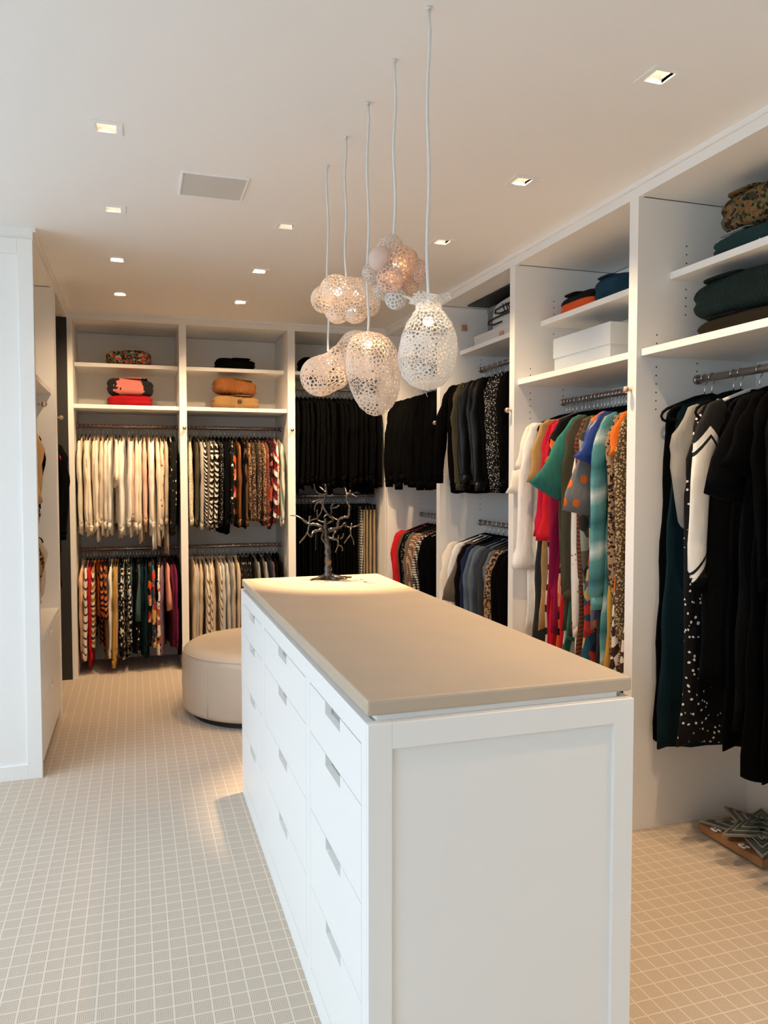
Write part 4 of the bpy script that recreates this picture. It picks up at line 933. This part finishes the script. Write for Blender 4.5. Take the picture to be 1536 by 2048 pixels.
rail('left', 1.93, RZ, LS, 4.9, 5.2, [('jacket', 'ochre', 'tan suede jacket', {'L': .55, 'sh': .19, 'Ls': .38}), ('shirt', 'leo_brown', 'brown print blouse', {'L': .62, 'sh': .17, 'Ls': .42}), ('shirt', 'black', 'black shirt', {'L': .58})], tw=0, sh=.165, out=-.03)
rail('left', 1.30, RZ, 'on the low rail above the drawers', 5.0, 5.2, [('shirt', 'leo_brown', 'brown and black printed blouse', {'L': .5, 'Ls': .36}), ('shirt', 'beige', 'beige thin blouse', {'L': .54, 'Ls': .38})], tw=0, sh=.165, out=-.03)
rail('left', 1.90, RZ, 'in the shade-painted bay', 5.5, 6.05, [('coat', 'black', 'black coat', {}), ('shirt', 'red', 'red shirt', {}), ('coat', 'black', 'black coat', {}), ('coat', 'black', 'black coat', {})], tw=0)

# ------------------------------------------------------------------ folded things on the shelves
def fold_mesh(w, d, h, seed, ex=.45, sag=.12, layers=2, nu=48, nv=20):
    rnd = random.Random(seed); f = [rnd.uniform(0, 6) for _ in range(4)]
    vs = []
    for i in range(nv + 1):
        ph = -math.pi / 2 + math.pi * i / nv; cp, sp = math.cos(ph), math.sin(ph)
        for k in range(nu):
            a = 2 * math.pi * k / nu; ca, sa = math.cos(a), math.sin(a)
            e = lambda q, p: math.copysign(abs(q) ** p, q)
            x = w / 2 * e(ca, ex) * e(cp, ex * .8); y = d / 2 * e(sa, ex) * e(cp, ex * .8); z = h / 2 * e(sp, .7)
            groove = 1 - 0.05 * math.exp(-((z / h) / .05) ** 2) * (layers > 1)
            z += h * sag * (math.sin(2.2 * x / w * 2 + f[0]) * .5 + math.cos(3 * y / d + f[1]) * .3) * (0.5 + z / h)
            vs.append((x * groove * (1 + .02 * math.sin(4 * a + f[2])), y * groove, z + h / 2))
    fs = [(i * nu + k, i * nu + (k + 1) % nu, (i + 1) * nu + (k + 1) % nu, (i + 1) * nu + k) for i in range(nv) for k in range(nu)]
    zmin = min(v[2] for v in vs); vs = [(x, y, max(z, 0.0)) for x, y, z in vs]
    return MB().add(vs, fs)
def folded(label, loc, dims, m, seed, rz=0.0, sag=.12, group=None, name='folded_sweater', tilt=0.0, extra=None):
    t = thing(name, label, 'sweater' if 'sweater' in name else 'garment', loc, rz, group)
    t.rotation_euler = (0, tilt, rz)
    obj('folded_body', fold_mesh(*dims, seed, sag=sag), m, t, True, world=False)
    obj('folded_sleeve', MB().add([(x * .5 + dims[0] * .12, y * .96 + 0, z * .10 + dims[2] * .93) for x, y, z in fold_mesh(*dims, seed + 1).v], fold_mesh(*dims, seed + 1).f), m, t, True, world=False)
    if extra: extra(t, dims)
    return t
def knit(name, rgb, s=70, d='X', st=.6): return solid(name, rgb, .95, 0, (s, st, .006, d), .2, .15)
def ends_mat():
    m, nt, b = newmat('pink_black'); b.inputs['Roughness'].default_value = .95
    sp_ = nd(nt, 'ShaderNodeSeparateXYZ'); link(nt, coords(nt, .10, 22), sp_.inputs[0])
    f = math_n(nt, 'ABSOLUTE', math_n(nt, 'SUBTRACT', sp_.outputs[0], .05))
    vo = nd(nt, 'ShaderNodeTexVoronoi'); vo.inputs['Scale'].default_value = 17; link(nt, coords(nt), vo.inputs['Vector'])
    f = math_n(nt, 'ADD', f, math_n(nt, 'MULTIPLY', math_n(nt, 'LESS_THAN', vo.outputs['Distance'], .18), -.2))
    link(nt, ramp(nt, f, [(0, (.55, .17, .14)), (.088, (.006, .006, .008))]), b.inputs['Base Color'])
    return m
SY = YF + .28
folded('multicoloured patterned folded sweater with red motifs and dark bands', (-.035, SY, 2.416), (.34, .30, .105), patt('fairisle', 'floral', [(.015, .012, .012), (.30, .24, .15), (.40, .04, .03), (.05, .09, .06), (.01, .01, .01)], 60, wob=.01), 31, sag=.05)
folded('bright red fluffy folded sweater under the pink one', (-.03, SY, 2.0835), (.34, .30, .09), knit('red_fluff', (.42, .008, .015), 120), 32, sag=.08)
folded('pink folded sweater with black flower ends on the red one', (-.025, SY - .01, 2.173), (.36, .30, .135), ends_mat(), 33, sag=.12)
folded('black soft folded knit cap lying alone on the upper shelf', (.80, SY, 2.416), (.33, .28, .085), MATS['black'], 34, sag=.2)
def btn(t, d): obj('button', MB().tube([(.02, -d[1] / 2 - .002, d[2] * .55), (.02, -d[1] / 2 - .01, d[2] * .55)], .017, 14), MATS['brown'], t, True, world=False)
folded('ochre chunky folded cardigan with dark button', (.80, SY, 2.0835), (.38, .30, .115), knit('ochre_knit', (.50, .29, .12), 45, 'X', .9), 35, sag=.1, extra=btn)
folded('rust brown ribbed folded sweater resting on the ochre cardigan', (.79, SY, 2.205), (.36, .30, .125), knit('rust_knit', (.33, .12, .035), 22, 'X', 1.0), 36, sag=.12, tilt=.09)
folded('black beaded folded cap behind the hanging lace lamps', (1.49, SY, 2.416), (.30, .28, .12), MATS['black'], 37, sag=.15)
# right wall: bay with the box
folded('black folded sweater with an orange stripe', (2.42, 3.74, 2.416), (.34, .30, .125), patt('orange_band', 'stripe', [bl, (.75, .10, .02), (.75, .10, .02), bl, bl, bl], 7.0, (0, 0, 1)), 38, math.pi / 2, .08)
folded('petrol blue folded sweater', (2.42, 3.40, 2.416), (.30, .34, .135), knit('petrol', (.012, .05, .085), 90), 39, math.pi / 2, .06)
BOXM = solid('pale_blue_card', (.60, .66, .70), .6)
t = thing('storage_box', 'large pale blue-white card box with overlapping lid', 'box', (2.38, 3.50, 2.0835))
obj('box_base', MB().box(-.20, .22, -.26, .26, 0, .14), BOXM, t, world=False)
obj('lid', MB().box(-.206, .226, -.266, .266, .095, .20), BOXM, t, world=False, bevel=.001)
t = thing('shoe_box', 'thin grey box with black strap lying on the storage box', 'box', (2.44, 3.50, 2.2845))
obj('box_base', MB().box(-.12, .14, -.20, .20, 0, .030), solid('grey_card', (.45, .48, .50), .6), t, world=False)
obj('strap', MB().box(-.124, -.08, .02, .16, .002, .036).box(-.126, -.10, .06, .10, .03, .046), BLACKM, t, world=False)
# bay with the leather jackets
CANV = solid('white_canvas', (.60, .60, .58), .9, bs=(200, .3, .001))
t = thing('grey_crate', 'grey fabric storage crate behind the white bag', 'crate', (2.47, 4.46, 2.4165))
obj('crate_body', MB().box(-.15, .15, -.42, .44, 0, .265), solid('grey_fabric', (.16, .165, .165), .9), t, world=False, bevel=.004)
obj('crate_rim', MB().box(-.154, .154, -.424, .444, .24, .27), solid('grey_fabric_rim', (.22, .225, .225), .9), t, world=False, bevel=.003)
t = thing('canvas_bag', 'white canvas bag with black brushed marks and looped handles', 'bag', (2.275, 4.36, 2.4165))
bb = obj('bag_body', fold_mesh(.62, .085, .25, 41, .35, .05, 1), CANV, t, True, world=False); bb.rotation_euler = (0, 0, math.pi / 2)
for z_, y_ in ((.20, .20), (.145, .30)):
    obj('handle', MB().tube([(-.045, -.28, z_), (-.055, y_ - .1, z_ - .004), (-.06, y_, z_ - .012), (-.055, y_ + .02, z_ - .03), (-.05, y_ - .05, z_ - .042), (-.045, y_ - .16, z_ - .04)], .006, 8), BLACKM, t, True, world=False)
for k in range(5):
    obj('brush_mark', MB().tube([(-.0455, .13 - k * .035, .215 - k * .004), (-.0465, .115 - k * .035, .185 + (k % 2) * .02), (-.0455, .10 - k * .035, .165)], .0035, 6), BLACKM, t, True, world=False)
t = thing('flat_box', 'low flat white card box in front of the white bag', 'box', (2.205, 4.40, 2.4165))
obj('box_base', MB().box(-.02, .02, -.40, .42, 0, .05), CANV, t, world=False)
obj('lid', MB().box(-.022, .022, -.404, .424, .03, .058), CANV, t, world=False)
obj('label_block', MB().box(-.03, -.022, -.02, .03, 0, .022), solid('pale_cedar', (.5, .3, .17), .6), t, world=False)
tag(obj('access_hatch', MB().box(2.20, 2.655, 4.0, 4.97, 2.707, 2.7185), BLACKM), 'black access hatch under the wardrobe top above the grey crate', 'hatch')
t = thing('cedar_block', 'small square pale wooden block fixed to the wardrobe side', 'wooden block', (2.205, 5.05, 2.575))
obj('block', MB().box(-.018, .018, -.012, 0, -.022, .022), solid('cedar', (.50, .30, .16), .6, var=.2), t, world=False, bevel=.002)
obj('peg', MB().tube([(0, -.0115, -.004), (0, -.0145, -.004)], .003, 8), MATS['red'], t, world=False)
# bay with the black dresses
folded('chunky multicoloured olive folded knit sweater on top of the stack', (2.40, 2.44, 2.505), (.38, .34, .15), MATS['multi_knit'], 42, math.pi / 2, .05)
folded('dark green and silver brushed folded sweater under the olive knit', (2.40, 2.47, 2.416), (.40, .34, .088), patt('brushed', 'stripe', [(.34, .35, .35), (.010, .035, .035), (.010, .035, .035)], 9, (.1, .05, 1), wob=.04, wscale=30), 43, math.pi / 2, .05)
folded('dark green ribbed folded knit sweater', (2.38, 2.50, 2.185), (.50, .36, .155), knit('green_knit', (.011, .025, .022), 26, 'X', 1.0), 44, math.pi / 2, .06)
folded('olive brown folded sweater beneath the green knit', (2.38, 2.48, 2.0835), (.50, .36, .10), knit('olive_knit', (.028, .021, .011), 120), 45, math.pi / 2, .05)

# ------------------------------------------------------------------ framed star mirror on the floor
t = thing('star_mirror', 'wooden star-framed mirror with grey-green corrugated points lying on the carpet', 'mirror', (2.485, 2.555, 0.0), 0.03)
WOOD = solid('box_wood', (.34, .17, .075), .6, var=.2)
GRN = solid('corrugated_green', (.11, .125, .10), .8, var=.15); GRNL = solid('corrugated_edge', (.34, .34, .28), .8)
obj('base_board', MB().box(-.175, .175, -.175, .175, .012, .042), WOOD, t, world=False, bevel=.002)
obj('foot', MB().box(-.15, .15, -.15, .15, 0, .012), BLACKM, t, world=False)
obj('mirror_glass', MB().box(-.07, .07, -.07, .07, .042, .047), solid('dark_mirror', (.02, .02, .025), .05, 1.0), t, world=False)
for k in range(8):
    a = math.pi / 4 * k; big = k % 2 == 1
    Ls, Wd, zb = (.20, .085, .048) if big else (.165, .075, .066)
    r0 = .045
    def loc(r, s, z): return (r * math.cos(a) - s * math.sin(a), r * math.sin(a) + s * math.cos(a), z)
    base = MB().add([loc(r0, -Wd, zb), loc(r0 + Ls, 0, zb), loc(r0, Wd, zb), loc(r0, -Wd, zb + .005), loc(r0 + Ls, 0, zb + .005), loc(r0, Wd, zb + .005)], [(0, 1, 2), (5, 4, 3), (0, 3, 4, 1), (1, 4, 5, 2), (2, 5, 3, 0)])
    sp_ = obj('star_point', base, GRNL, t, world=False)
    for j in range(6):      # stepped corrugations, each a V-shaped ridge
        f = 1 - j / 6.5; z0 = zb + .005 + j * .0042
        rr = MB()
        for s in (-1, 1):
            rr.tube([loc(r0 + .004, s * Wd * f * .95, z0 + .003), loc(r0 + Ls * f * .97, 0, z0 + .003)], .0034, 6)
        obj('ridge', rr, GRN if j % 2 else GRNL, sp_, True, world=False)
for (x, y) in ((-.165, .085), (-.165, -.07)):
    obj('scroll', MB().tube([(x + .012 * math.cos(q), y + .04 * (q / 6 - .5) + .010 * math.sin(q * 2), .050) for q in [i * .5 for i in range(13)]], .004, 6), WHANG, t, True, world=False)
